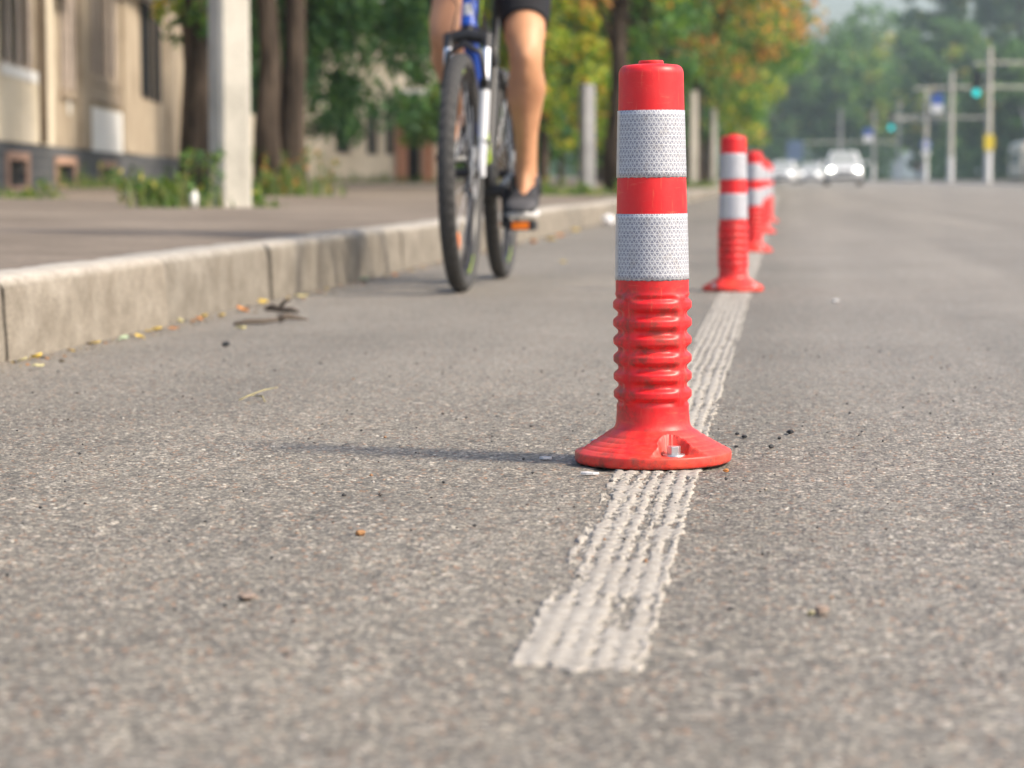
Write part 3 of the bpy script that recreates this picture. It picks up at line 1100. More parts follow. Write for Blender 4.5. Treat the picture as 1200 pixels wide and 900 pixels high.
mb = MB()
mb.tube([(-1.250, 5.44, .006), (-1.225, 5.47, .010), (-1.195, 5.50, .009), (-1.165, 5.535, .012)], [.004, .0065, .006, .005], 7)
mb.tube([(-1.165, 5.535, .012), (-1.150, 5.55, .018), (-1.11, 5.60, .008)], [.009, .008, .002], 7)
tag(mb.build('twig', M['twig'], smooth=True), 'long dark twig lying on the lane in front of the kerb', 'twig')
mb = MB()
mb.tube([(-1.305, 6.03, .008), (-1.285, 6.02, .014), (-1.262, 6.0, .009), (-1.225, 5.975, .010), (-1.205, 5.965, .006)], [.004, .010, .007, .007, .003], 7)
mb.tube([(-1.262, 6.0, .012), (-1.25, 6.01, .03), (-1.232, 6.0, .034)], [.006, .005, .002], 6)
tag(mb.build('bark_curl', M['twig'], smooth=True), 'curled brown piece of bark at the kerb beyond the twig', 'bark')
mb = MB()
mb.tube([(-0.812, 3.56, .004), (-0.80, 3.575, .010), (-0.785, 3.60, .007), (-0.770, 3.55, .003)], [.0010, .0012, .0012, .0008], 6)
mb.tube([(-0.800, 3.575, .010), (-0.790, 3.64, .013), (-0.782, 3.70, .012)], [.0010, .0010, .0006], 6)
tag(mb.build('dry_stem', M['straw'], smooth=True), 'thin dry forked grass stem on the asphalt left of the bollard', 'stem')
bm = bmesh.new()
bmesh.ops.create_icosphere(bm, subdivisions=3, radius=0.05)
rr = random.Random(4)
for v in bm.verts:
    v.co *= 1 + rr.uniform(-0.18, 0.12)
    v.co.z = (v.co.z * 0.75) + 0.034
me = bpy.data.meshes.new('crumpled_paper')
bm.to_mesh(me)
bm.free()
o = link('crumpled_paper', me, M['paper'])
o.location = (-1.345, 18.75, 0)
tag(o, 'white crumpled paper on the road at the kerb, left of the front bollard', 'paper')

# loose grit, far too fine to count
r = np.random.default_rng(5)
n = 1500
gy = 1.35 + 3.6 * r.random(n) ** 1.1
gx = -1.36 + 2.0 * r.random(n)
gs = 0.0007 + 0.0016 * r.random(n) ** 3
base = np.array([(1, 0, 0), (0, 1, 0), (-1, 0, 0), (0, -1, 0), (0, 0, 1), (0, 0, -1)], float)
V = (base[None] * (1 + r.normal(0, 0.22, (n, 6, 3)))) * gs[:, None, None] * np.array([1.3, 1.2, 0.8])
V += np.stack([gx, gy, gs * 0.5 + 0.0003], -1)[:, None, :]
f8 = np.array([(0, 1, 4), (1, 2, 4), (2, 3, 4), (3, 0, 4), (1, 0, 5), (2, 1, 5), (3, 2, 5), (0, 3, 5)])
F = (f8[None] + 6 * np.arange(n)[:, None, None]).reshape(-1, 3)
me = mesh_np('grit', V.reshape(-1, 3), F)
at = me.color_attributes.new('tint', 'FLOAT_COLOR', 'POINT')
pal = np.array([(0.03, 0.03, 0.032), (0.06, 0.05, 0.045), (0.32, 0.28, 0.23), (0.45, 0.42, 0.38), (0.30, 0.16, 0.08)])
cc = np.ones((n, 6, 4), np.float32)
cc[:, :, :3] = pal[r.choice(5, n, p=(0.42, 0.2, 0.2, 0.1, 0.08))][:, None, :]
at.data.foreach_set('color', cc.ravel())
gm = NT('grit_stone')
gm.set(col=gm.new('ShaderNodeAttribute', attribute_name='tint').outputs['Color'], rough=0.85)
tag(link('grit', me, gm.m), 'fine loose grit scattered over the near asphalt', 'grit', kind='stuff')

# dust, leaf crumbs and seeds drifted against the kerb foot
n = 900
ky = 3.6 + 17 * r.random(n) ** 1.3
kx = KX + 0.012 + np.abs(r.normal(0, 0.035, n))
ks = 0.0015 + 0.0045 * r.random(n) ** 2.5
V = (base[None] * (1 + r.normal(0, 0.3, (n, 6, 3)))) * ks[:, None, None] * np.array([1.3, 1.3, 0.5])
V += np.stack([kx, ky, ks * 0.35], -1)[:, None, :]
me = mesh_np('leaf_crumbs', V.reshape(-1, 3), (f8[None] + 6 * np.arange(n)[:, None, None]).reshape(-1, 3))
at = me.color_attributes.new('tint', 'FLOAT_COLOR', 'POINT')
pal = np.array([(0.10, 0.075, 0.05), (0.20, 0.15, 0.09), (0.45, 0.33, 0.09), (0.38, 0.18, 0.06), (0.05, 0.045, 0.04)])
cc = np.ones((n, 6, 4), np.float32)
cc[:, :, :3] = pal[r.choice(5, n, p=(0.3, 0.3, 0.15, 0.1, 0.15))][:, None, :]
at.data.foreach_set('color', cc.ravel())
tag(link('leaf_crumbs', me, gm.m), 'drifted leaf crumbs and dust along the kerb foot', 'litter', kind='stuff')

# ------------------------------------------------------------------ bicycle (local x forward, y rider's left, z up)
BIKE = empty('bicycle', (-0.960, 7.839, 0), R(-90))
tag(BIKE, 'blue and black mountain bike with white fork ridden towards the camera', 'bicycle')
RW = 0.357
FA, RA, BB = Vector((0.62, 0, RW)), Vector((-0.43, 0, RW)), Vector((0, 0, 0.30))


def wheel(ax, front):
    prof = []
    for k in range(18):
        a = 2 * math.pi * k / 18
        prof.append((0.332 + 0.0252 * math.cos(a), 0.0255 * math.sin(a)))
    rim = MB().lathe([(0.293, -0.006), (0.298, -0.013), (0.316, -0.0135), (0.316, 0.0135), (0.298, 0.013), (0.293, 0.006)], 64, tuple(ax), 'y', True)
    rm = rim.build('front_wheel' if front else 'rear_wheel', M['black'], BIKE, True, auto=True)
    ty = MB().lathe(prof, 72, tuple(ax), 'y', True)
    for row, (yo, rr_, w) in enumerate(((0.0, 0.3562, 0.010), (0.013, 0.3528, 0.006), (-0.013, 0.3528, 0.006), (0.021, 0.345, 0.004), (-0.021, 0.345, 0.004))):
        n = 60
        for k in range(n):
            a = 2 * math.pi * (k + 0.5 * (row % 2)) / n
            Mx = Matrix.Translation(ax) @ Matrix.Rotation(a, 4, 'Y')
            ty.box((rr_ - 0.004, yo - w / 2, -0.011), (rr_ + 0.0022, yo + w / 2, 0.011), Mx)
    ty.build('tyre', M['rubber'], rm, True, auto=True)
    MB().lathe([(0.006, -0.055), (0.012, -0.05), (0.026, -0.036), (0.026, -0.030), (0.014, -0.024), (0.014, 0.024), (0.026, 0.030), (0.026, 0.036), (0.012, 0.05), (0.006, 0.055)], 24, tuple(ax), 'y', True).build('hub', M['black'], rm, True, auto=True)
    MB().lathe([(0.045, 0.040), (0.080, 0.040), (0.080, 0.042), (0.045, 0.042)], 36, tuple(ax), 'y', True).build('disc_rotor', M['steel'], rm)
    nsp = 24
    mesh = MB().tube([(0.02, 0, 0), (0.298, 0, 0)], 0.0013, 5).mesh('spoke')
    mesh.materials.append(M['steel'])
    for k in range(nsp):
        o = link('spoke', mesh, None, rm)
        sd_ = 1 if k % 2 else -1
        a = 2 * math.pi * k / nsp
        st = Vector((0.022 * math.cos(a + 0.9 * (1 if k % 4 < 2 else -1)), 0.032 * sd_, 0.022 * math.sin(a + 0.9 * (1 if k % 4 < 2 else -1))))
        en = Vector((0.295 * math.cos(a), 0.003 * sd_, 0.295 * math.sin(a)))
        dv = (en - st)
        o.matrix_local = Matrix.Translation(ax + st - dv.normalized() * 0.02) @ dv.to_track_quat('X', 'Z').to_matrix().to_4x4()
    # coloured decals and reflectors on the rim
    for a0, m in ((R(60), 'neon'), (R(235), 'neon'), (R(150), 'blue')):
        d = MB()
        for s in (-1, 1):
            n = 10
            vs = []
            for k in range(n + 1):
                a = a0 + R(24) * k / n
                vs += [(ax.x + 0.3005 * math.cos(a), s * 0.0142, ax.z + 0.3005 * math.sin(a)), (ax.x + 0.313 * math.cos(a), s * 0.0143, ax.z + 0.313 * math.sin(a))]
            d.add(vs, [(2 * k, 2 * k + 1, 2 * k + 3, 2 * k + 2) for k in range(n)])
        d.build('rim_decal', M[m], rm)
    for a in ((R(-62),) if front else (R(-48),)):
        d = MB()
        Mx = Matrix.Translation(ax) @ Matrix.Rotation(-a, 4, 'Y')
        d.box((0.21, -0.008, -0.022), (0.245, 0.008, 0.022), Mx)
        d.build('spoke_reflector', M['orange'], rm, bevel=0.002)
    return rm


wheel(FA, True)
wheel(RA, False)
# fork
HT0, HT1 = Vector((0.448, 0, 0.80)), Vector((0.402, 0, 0.925))
CR = Vector((0.462, 0, 0.765))
fork = MB()
fork.tube([CR + Vector((0, -0.058, 0)), CR + Vector((0, 0, 0.012)), CR + Vector((0, 0.058, 0))], [0.020, 0.022, 0.020], 12)
fork.tube([CR, HT0], 0.019, 12)
fk_o = fork.build('fork_crown', M['black'], BIKE, True, auto=True)
for s in (-1, 1):
    top = CR + Vector((0.0, 0.058 * s, 0.012))
    ax = FA + Vector((-0.012, 0.060 * s, 0))
    mid = top.lerp(ax, 0.36)
    MB().tube([top, top.lerp(ax, 0.10)], 0.0175, 14).build('fork_cap', M['black'], BIKE, True, auto=True)
    MB().tube([top.lerp(ax, 0.08), mid], 0.0135, 16).build('stanchion', M['chrome'], BIKE, True, auto=True)
    MB().tube([mid + (top - mid) * 0.06, mid, mid.lerp(ax, 0.08)], [0.0190, 0.0190, 0.0175], 16).build('fork_seal', M['black'], BIKE, True, auto=True)
    lw = MB().tube([mid.lerp(ax, 0.05), mid.lerp(ax, 0.5), ax + Vector((0, 0, 0.02)), ax - Vector((0, 0, 0.012))], [0.0168, 0.0150, 0.0125, 0.012], 16).build('fork_lower', M['fork_white'], BIKE, True, auto=True)
    MB().tube([mid.lerp(ax, 0.58), mid.lerp(ax, 0.66)], 0.0152, 16, False).build('fork_decal', M['neon'], lw, True)
arch = MB()
pa = [CR.lerp(FA, 0.36) + Vector((0.02, y, z)) for y, z in ((-0.064, 0.0), (-0.05, 0.10), (0, 0.128), (0.05, 0.10), (0.064, 0.0))]
arch.tube(pa, [0.009, 0.009, 0.010, 0.009, 0.009], 8)
arch.build('fork_arch', M['black'], BIKE, True)
MB().tube([FA + Vector((-0.045, 0.062, 0.10)), FA + Vector((-0.05, 0.060, 0.03))], [0.018, 0.014], 10).build('brake_caliper', M['black'], BIKE, True, auto=True)
# frame
ST = Vector((-0.20, 0, 0.74))
frame = MB()
frame.tube([HT1 - Vector((0, 0, 0.02)), ST.lerp(HT1, 0.3), ST - Vector((0, 0, 0.03))], [0.019, 0.0175, 0.0165], 14)
frame.tube([BB, ST], 0.0175, 14)
frame.build('frame', M['black'], BIKE, True, auto=True)
dt = MB()
dt.tube([HT0 + Vector((-0.01, 0, 0.02)), HT0.lerp(BB, 0.30), HT0.lerp(BB, 0.55)], [0.024, 0.025, 0.024], 16)
dt.build('down_tube', M['blue'], BIKE, True, auto=True)
MB().tube([HT0.lerp(BB, 0.54), BB + Vector((0.02, 0, 0.02))], [0.0238, 0.021], 16).build('down_tube', M['black'], BIKE, True, auto=True)
MB().tube([HT0.lerp(BB, 0.62) + Vector((0, 0, 0.0)), HT0.lerp(BB, 0.80)], 0.0272, 16, False).build('tube_decal', M['neon'], BIKE, True)
MB().tube([HT0, HT1], [0.026, 0.0235], 16).build('head_tube', M['blue'], BIKE, True, auto=True)
MB().box((0.4405, -0.012, 0.828), (0.4605, 0.012, 0.872)).build('head_badge', M['fork_white'], BIKE, bevel=0.004)
for s in (-1, 1):
    MB().tube([BB + Vector((-0.02, 0.028 * s, 0.0)), RA + Vector((0.14, 0.05 * s, 0)), RA + Vector((0, 0.064 * s, 0))], [0.011, 0.010, 0.009], 10).build('chain_stay', M['black'], BIKE, True, auto=True)
    MB().tube([ST - Vector((0, -0.02 * s, 0.05)), ST.lerp(RA, 0.4) + Vector((0, 0.048 * s, 0)), RA + Vector((0, 0.064 * s, 0.01))], [0.010, 0.009, 0.009], 10).build('seat_stay', M['black'], BIKE, True, auto=True)
MB().tube([ST, ST + (ST - BB).normalized() * 0.25], 0.0145, 12).build('seat_post', M['black'], BIKE, True, auto=True)
# saddle
sdl = MB()
vs, fs = [], []
prof = [(-0.155, 0.060, 0.0), (-0.14, 0.078, 0.006), (-0.06, 0.058, 0.004), (0.02, 0.034, -0.002), (0.09, 0.022, 0.0), (0.13, 0.014, -0.008)]
n = 10
for x, w, dz in prof:
    for k in range(n):
        a = 2 * math.pi * k / n
        vs.append((-0.265 + x, w * math.cos(a), 0.985 + dz + 0.024 * math.sin(a)))
for i in range(len(prof) - 1):
    for k in range(n):
        fs.append((i * n + k, i * n + (k + 1) % n, (i + 1) * n + (k + 1) % n, (i + 1) * n + k))
fs += [tuple(range(n)), tuple(range((len(prof) - 1) * n, len(prof) * n))]
sdl.add(vs, fs).build('saddle', M['black_plastic'], BIKE, True)
# stem and bar
MB().tube([HT1, HT1 + Vector((-0.012, 0, 0.04)), Vector((0.455, 0, 1.005))], [0.019, 0.019, 0.018], 12).build('stem', M['black'], BIKE, True, auto=True)
MB().tube([(0.40, -0.32, 1.035), (0.43, -0.16, 1.03), (0.455, -0.05, 1.005), (0.455, 0.05, 1.005), (0.43, 0.16, 1.03), (0.40, 0.32, 1.035)], 0.0125, 12).build('handlebar', M['black'], BIKE, True, auto=True)
for s in (-1, 1):
    MB().tube([(0.414, 0.20 * s, 1.033), (0.40, 0.33 * s, 1.035)], 0.0165, 12).build('grip', M['black_plastic'], BIKE, True, auto=True)
    MB().tube([(0.42, 0.17 * s, 1.03), (0.47, 0.19 * s, 1.015), (0.475, 0.27 * s, 1.005)], [0.010, 0.007, 0.006], 8).build('brake_lever', M['black'], BIKE, True, auto=True)
    MB().tube([(0.45, 0.16 * s, 1.03), (0.55, 0.10 * s, 0.98), (0.54, 0.02 * s, 0.86), (0.49, 0.045 * s, 0.78), (0.47, 0.07 if s > 0 else -0.03, 0.70)], 0.0028, 6).build('brake_cable', M['black_plastic'], BIKE, True)
MB().tube([(0.40, 0.04, 0.98), (0.47, 0.045, 0.90), (0.42, 0.03, 0.80), (0.30, 0.022, 0.66)], 0.0026, 6).build('gear_cable', M['neon'], BIKE, True)
# cranks: left arm forward and down, right arm back and up
MB().tube([BB + Vector((0, -0.06, 0)), BB + Vector((0, 0.06, 0))], 0.022, 16).build('bottom_bracket', M['black'], BIKE, True, auto=True)
PL, PR = Vector((0.13, 0, -0.108)), Vector((-0.13, 0, 0.108))
for s, p in ((1, PL), (-1, PR)):
    c0 = BB + Vector((0, 0.062 * s, 0))
    c1 = BB + p + Vector((0, 0.074 * s, 0))
    MB().tube([c0, c0.lerp(c1, 0.5), c1], [0.017, 0.012, 0.013], 10).build('crank_arm', M['black'], BIKE, True, auto=True)
    pc = BB + p + Vector((0, 0.130 * s, 0))
    pd = MB()
    pd.box((pc.x - 0.045, pc.y - 0.046, pc.z - 0.015), (pc.x + 0.045, pc.y - 0.036, pc.z + 0.015))
    pd.box((pc.x - 0.045, pc.y + 0.036, pc.z - 0.015), (pc.x + 0.045, pc.y + 0.046, pc.z + 0.015))
    pd.box((pc.x + 0.034, pc.y - 0.0365, pc.z - 0.016), (pc.x + 0.046, pc.y + 0.0365, pc.z + 0.016))
    pd.box((pc.x - 0.046, pc.y - 0.0365, pc.z - 0.016), (pc.x - 0.034, pc.y + 0.0365, pc.z + 0.016))
    pd.tube([(pc.x, pc.y - 0.055, pc.z), (pc.x, pc.y + 0.036, pc.z)], 0.009, 10)
    po = pd.build('pedal', M['black_plastic'], BIKE, bevel=0.002)
    MB().box((pc.x + 0.0455, pc.y - 0.027, pc.z - 0.0115), (pc.x + 0.0495, pc.y + 0.027, pc.z + 0.0115)).build('pedal_reflector', M['orange'], po)
for r_, y_ in ((0.085, -0.050), (0.058, -0.043)):
    cw = MB()
    n = 36
    ring = []
    for k in range(2 * n):
        a = math.pi * k / n
        ring.append((BB.x + (r_ + (0.004 if k % 2 else 0)) * math.cos(a), BB.z + (r_ + (0.004 if k % 2 else 0)) * math.sin(a)))
    cw.prism(ring, y_ - 0.0015, y_ + 0.0015, 'y')
    cw.build('chain_ring', M['steel'], BIKE)
ch = MB()
ch.tube([(0, -0.047, 0.385), (-0.2, -0.046, 0.40), (-0.43, -0.045, 0.402)], 0.004, 6)
ch.tube([(0, -0.047, 0.215), (-0.2, -0.046, 0.24), (-0.40, -0.045, 0.265)], 0.004, 6)
ch.build('chain', M['steel'], BIKE)
MB().lathe([(0.018, -0.050), (0.046, -0.050), (0.046, -0.047), (0.036, -0.044), (0.030, -0.036), (0.018, -0.034)], 28, tuple(RA), 'y', True).build('cassette', M['steel'], BIKE)
MB().tube([(-0.43, -0.055, 0.33), (-0.41, -0.06, 0.29), (-0.40, -0.055, 0.25)], [0.012, 0.015, 0.012], 8).build('derailleur', M['black'], BIKE, True)


# ------------------------------------------------------------------ rider
def skin_body(name, pts, edges, root, sub=2):
    """pts: {key: (xyz, rx, ry)}; one continuous surface grown over a skeleton"""
    keys = list(pts)
    me = bpy.data.meshes.new(name + '_skeleton')
    me.from_pydata([pts[k][0] for k in keys], [(keys.index(a), keys.index(b)) for a, b in edges], [])
    o = bpy.data.objects.new(name + '_skeleton', me)
    COL.objects.link(o)
    m = o.modifiers.new('skin', 'SKIN')
    m.use_smooth_shade = True
    m.branch_smoothing = 0.3
    sv = me.skin_vertices[0].data
    for i, k in enumerate(keys):
        sv[i].radius = (pts[k][1], pts[k][2])
        sv[i].use_root = (k == root)
    s = o.modifiers.new('sub', 'SUBSURF')
    s.levels = sub
    s.render_levels = sub
    dg = bpy.context.evaluated_depsgraph_get()
    ev = o.evaluated_get(dg)
    out = bpy.data.meshes.new_from_object(ev)
    out.name = name
    bpy.data.objects.remove(o)
    for p in out.polygons:
        p.use_smooth = True
    return out


def limb(mb, pts, rads, n=20):
    """smooth tapered limb shell through control points (catmull-rom)"""
    P = [Vector(p) for p in pts]
    out, ro = [], []
    for i in range(len(P) - 1):
        p0, p1, p2, p3 = P[max(i - 1, 0)], P[i], P[i + 1], P[min(i + 2, len(P) - 1)]
        for k in range(6):
            t = k / 6
            out.append(0.5 * ((2 * p1) + (p2 - p0) * t + (2 * p0 - 5 * p1 + 4 * p2 - p3) * t * t + (3 * p1 - p0 - 3 * p2 + p3) * t ** 3))
            ro.append(rads[i] * (1 - t) + rads[i + 1] * t)
    out.append(P[-1])
    ro.append(rads[-1])
    mb.tube(out, ro, n)


def V3(a, b, t):
    return tuple(Vector(a).lerp(Vector(b), t))


HL, HR = (-0.17, 0.095, 1.075), (-0.17, -0.095, 1.075)
KL, KR = (0.128, 0.142, 0.742), (0.168, -0.108, 0.79)
AL, AR = (0.000, 0.128, 0.322), (-0.225, -0.125, 0.53)
pts = {
    'pelvis': ((-0.20, 0, 1.08), 0.13, 0.12),
    'waist': ((-0.10, 0, 1.24), 0.125, 0.10),
    'chest': ((0.04, 0, 1.42), 0.15, 0.115),
    'upper': ((0.10, 0, 1.51), 0.115, 0.085),
    'neck': ((0.155, 0, 1.58), 0.052, 0.055),
    'jaw': ((0.205, 0, 1.645), 0.060, 0.072),
    'skull': ((0.205, 0, 1.735), 0.076, 0.092),
    'crown': ((0.195, 0, 1.795), 0.055, 0.065),
}
edges = [('pelvis', 'waist'), ('waist', 'chest'), ('chest', 'upper'), ('upper', 'neck'), ('neck', 'jaw'), ('jaw', 'skull'), ('skull', 'crown')]
for s, H_, K_, A_ in (('L', HL, KL, AL), ('R', HR, KR, AR)):
    y = 1 if s == 'L' else -1
    kdir = (Vector(A_) - Vector(K_)).normalized()
    back = Vector((-1, 0, 0)) - kdir * kdir.dot(Vector((-1, 0, 0)))
    back.normalize()
    calf = Vector(K_).lerp(Vector(A_), 0.30) + back * 0.020
    low = Vector(K_).lerp(Vector(A_), 0.70) + back * 0.006
    pts['hip' + s] = (H_, 0.100, 0.100)
    pts['thigh' + s] = (V3(H_, K_, 0.42), 0.083, 0.083)
    pts['above' + s] = (V3(H_, K_, 0.80), 0.064, 0.064)
    pts['knee' + s] = (K_, 0.058, 0.060)
    pts['below' + s] = (V3(K_, A_, 0.13), 0.053, 0.055)
    pts['calf' + s] = (tuple(calf), 0.056, 0.059)
    pts['low' + s] = (tuple(low), 0.041, 0.043)
    pts['ankle' + s] = (A_, 0.034, 0.038)
    pts['heel' + s] = ((A_[0] - 0.02, A_[1], A_[2] - 0.065), 0.030, 0.034)
    pts['ball' + s] = ((A_[0] + 0.13, A_[1] + 0.004 * y, A_[2] - (0.088 if s == 'L' else 0.088)), 0.016, 0.032)
    edges += [('pelvis', 'hip' + s), ('hip' + s, 'thigh' + s), ('thigh' + s, 'above' + s), ('above' + s, 'knee' + s), ('knee' + s, 'below' + s), ('below' + s, 'calf' + s),
              ('calf' + s, 'low' + s), ('low' + s, 'ankle' + s), ('ankle' + s, 'heel' + s), ('ankle' + s, 'ball' + s)]
    sh, el, wr = (0.10, 0.175 * y, 1.485), (0.23, 0.29 * y, 1.25), (0.375, 0.268 * y, 1.075)
    pts['sh' + s] = (sh, 0.062, 0.062)
    pts['ua' + s] = (V3(sh, el, 0.5), 0.046, 0.048)
    pts['el' + s] = (el, 0.039, 0.040)
    pts['fa' + s] = (V3(el, wr, 0.4), 0.037, 0.038)
    pts['wr' + s] = (wr, 0.024, 0.030)
    pts['hand' + s] = ((0.405, 0.262 * y, 1.063), 0.018, 0.040)
    edges += [('upper', 'sh' + s), ('sh' + s, 'ua' + s), ('ua' + s, 'el' + s), ('el' + s, 'fa' + s), ('fa' + s, 'wr' + s), ('wr' + s, 'hand' + s)]
    for j, dy in enumerate((-0.033, -0.011, 0.011, 0.033)):
        yk = 0.262 * y + dy
        L_ = (0.9, 1.0, 0.97, 0.8)[j if y > 0 else 3 - j]
        pts['k%d%s' % (j, s)] = ((0.425, yk, 1.060), 0.0095, 0.0100)
        pts['m%d%s' % (j, s)] = ((0.425 + 0.015 * L_, yk, 1.035), 0.0088, 0.0092)
        pts['t%d%s' % (j, s)] = ((0.410, yk, 1.0145 + 0.002 * (1 - L_)), 0.0080, 0.0082)
        edges += [('hand' + s, 'k%d%s' % (j, s)), ('k%d%s' % (j, s), 'm%d%s' % (j, s)), ('m%d%s' % (j, s), 't%d%s' % (j, s))]
    pts['th0' + s] = ((0.385, 0.228 * y, 1.056), 0.011, 0.011)
    pts['th1' + s] = ((0.392, 0.214 * y, 1.030), 0.0095, 0.0095)
    pts['th2' + s] = ((0.412, 0.206 * y, 1.014), 0.0085, 0.0085)
    edges += [('wr' + s, 'th0' + s), ('th0' + s, 'th1' + s), ('th1' + s, 'th2' + s)]
body = skin_body('person', pts, edges, 'pelvis', 3)
# muscle and bone forms on the legs
nv_ = len(body.vertices)
co = np.empty(nv_ * 3, np.float32)
body.vertices.foreach_get('co', co)
co = co.reshape(-1, 3).astype(float)
no = np.empty(nv_ * 3, np.float32)
body.vertices.foreach_get('normal', no)
no = no.reshape(-1, 3).astype(float)
for H_, K_, A_, y in ((HL, KL, AL, 1), (HR, KR, AR, -1)):
    K3, A3, H3 = Vector(K_), Vector(A_), Vector(H_)
    sh_ = (A3 - K3).normalized()
    fw = (Vector((1, 0, 0)) - sh_ * sh_.x).normalized()
    sd3 = Vector((0, 1, 0))
    bumps = [(K3 + fw * 0.055, 0.026, 0.009), (K3 + fw * 0.045 + sh_ * 0.055, 0.018, 0.005), (K3 + fw * 0.05 + sd3 * 0.034 - sh_ * 0.01, 0.018, -0.005), (K3 + fw * 0.05 - sd3 * 0.034 - sh_ * 0.01, 0.018, -0.005),
             (K3.lerp(H3, 0.2) + fw * 0.03 - sd3 * 0.045 * y, 0.035, 0.010), (K3.lerp(H3, 0.25) + fw * 0.03 + sd3 * 0.05 * y, 0.04, 0.007),
             (K3.lerp(A3, 0.28) + sd3 * 0.05 * y - fw * 0.01, 0.05, 0.010), (K3.lerp(A3, 0.33) - sd3 * 0.05 * y - fw * 0.015, 0.05, 0.012),
             (K3.lerp(A3, 0.62) + sd3 * 0.045, 0.05, -0.004), (K3.lerp(A3, 0.66) - sd3 * 0.045, 0.05, -0.004), (A3 + sd3 * 0.036, 0.014, 0.005), (A3 - sd3 * 0.036, 0.014, 0.005)]
    for k in range(7):
        bumps.append((K3.lerp(A3, 0.18 + 0.1 * k) + fw * 0.045, 0.016, 0.0035))
    for c, w_, a_ in bumps:
        d2 = ((co - np.array(c)) ** 2).sum(1)
        co += no * (a_ * np.exp(-d2 / (w_ * w_)))[:, None]
body.vertices.foreach_set('co', co.astype(np.float32).ravel())
body.update()
RIDER = link('person', body, M['skin'])
RIDER.location = BIKE.location
RIDER.rotation_euler = BIKE.rotation_euler
tag(RIDER, 'cyclist with bare legs in black shorts and dark shoes riding the bicycle', 'person')
sh = MB()
for H_, K_, tt in ((HL, KL, 0.70), (HR, KR, 0.60)):
    limb(sh, [V3(H_, (-0.2, 0, 1.08), 0.4), H_, V3(H_, K_, 0.42), V3(H_, K_, tt), V3(H_, K_, tt + 0.008)], [0.118, 0.110, 0.094, 0.0775, 0.0765])
limb(sh, [(-0.22, 0, 1.0), (-0.20, 0, 1.08), (-0.12, 0, 1.2)], [0.11, 0.150, 0.140])
sh.build('shorts', M['lycra'], RIDER, True)
js = MB()
limb(js, [(-0.13, 0, 1.18), (-0.10, 0, 1.24), (0.04, 0, 1.42), (0.10, 0, 1.50), (0.145, 0, 1.555)], [0.142, 0.142, 0.166, 0.140, 0.062])
for y in (-1, 1):
    limb(js, [(0.06, 0.08 * y, 1.47), (0.10, 0.175 * y, 1.485), V3((0.10, 0.175 * y, 1.485), (0.23, 0.29 * y, 1.25), 0.5)], [0.09, 0.076, 0.062])
js.build('jersey', M['jersey'], RIDER, True)
# head details and helmet
hb = MB()
hb.tube([(0.285, 0, 1.735), (0.303, 0, 1.705), (0.312, 0, 1.685), (0.285, 0, 1.678)], [0.008, 0.011, 0.015, 0.012], 10)
for y in (-1, 1):
    hb.tube([(0.20, 0.080 * y, 1.745), (0.192, 0.090 * y, 1.715), (0.203, 0.081 * y, 1.685)], [0.012, 0.016, 0.010], 8)
hb.build('nose_and_ears', M['skin'], RIDER, True)
for y in (-1, 1):
    MB().lathe([(0.0005, 0.012), (0.008, 0.009), (0.011, 0.0), (0.008, -0.009), (0.0005, -0.012)], 12, (0.275, 0.030 * y, 1.738), 'x').build('eye', M['white_paint'], RIDER, True)
MB().tube([(0.278, -0.024, 1.648), (0.288, 0, 1.650), (0.278, 0.024, 1.648)], [0.004, 0.007, 0.004], 8).build('mouth', M['brick'], RIDER, True)
hel = MB()
vs, fs = [], []
nu, nv = 28, 9
for j in range(nv):
    ph = (math.pi / 2) * (j / (nv - 1)) * 1.02
    for k in range(nu):
        a = 2 * math.pi * k / nu
        gv = 1 - 0.06 * (k % 4 == 0) * (0 < j < nv - 2)
        vs.append((0.195 + 0.138 * math.cos(a) * math.cos(ph) * gv, 0.102 * math.sin(a) * math.cos(ph) * gv, 1.765 + 0.095 * math.sin(ph) + 0.012 * math.cos(a)))
for j in range(nv - 1):
    for k in range(nu):
        fs.append((j * nu + k, j * nu + (k + 1) % nu, (j + 1) * nu + (k + 1) % nu, (j + 1) * nu + k))
hel.add(vs, fs).build('helmet', M['black_plastic'], RIDER, True)


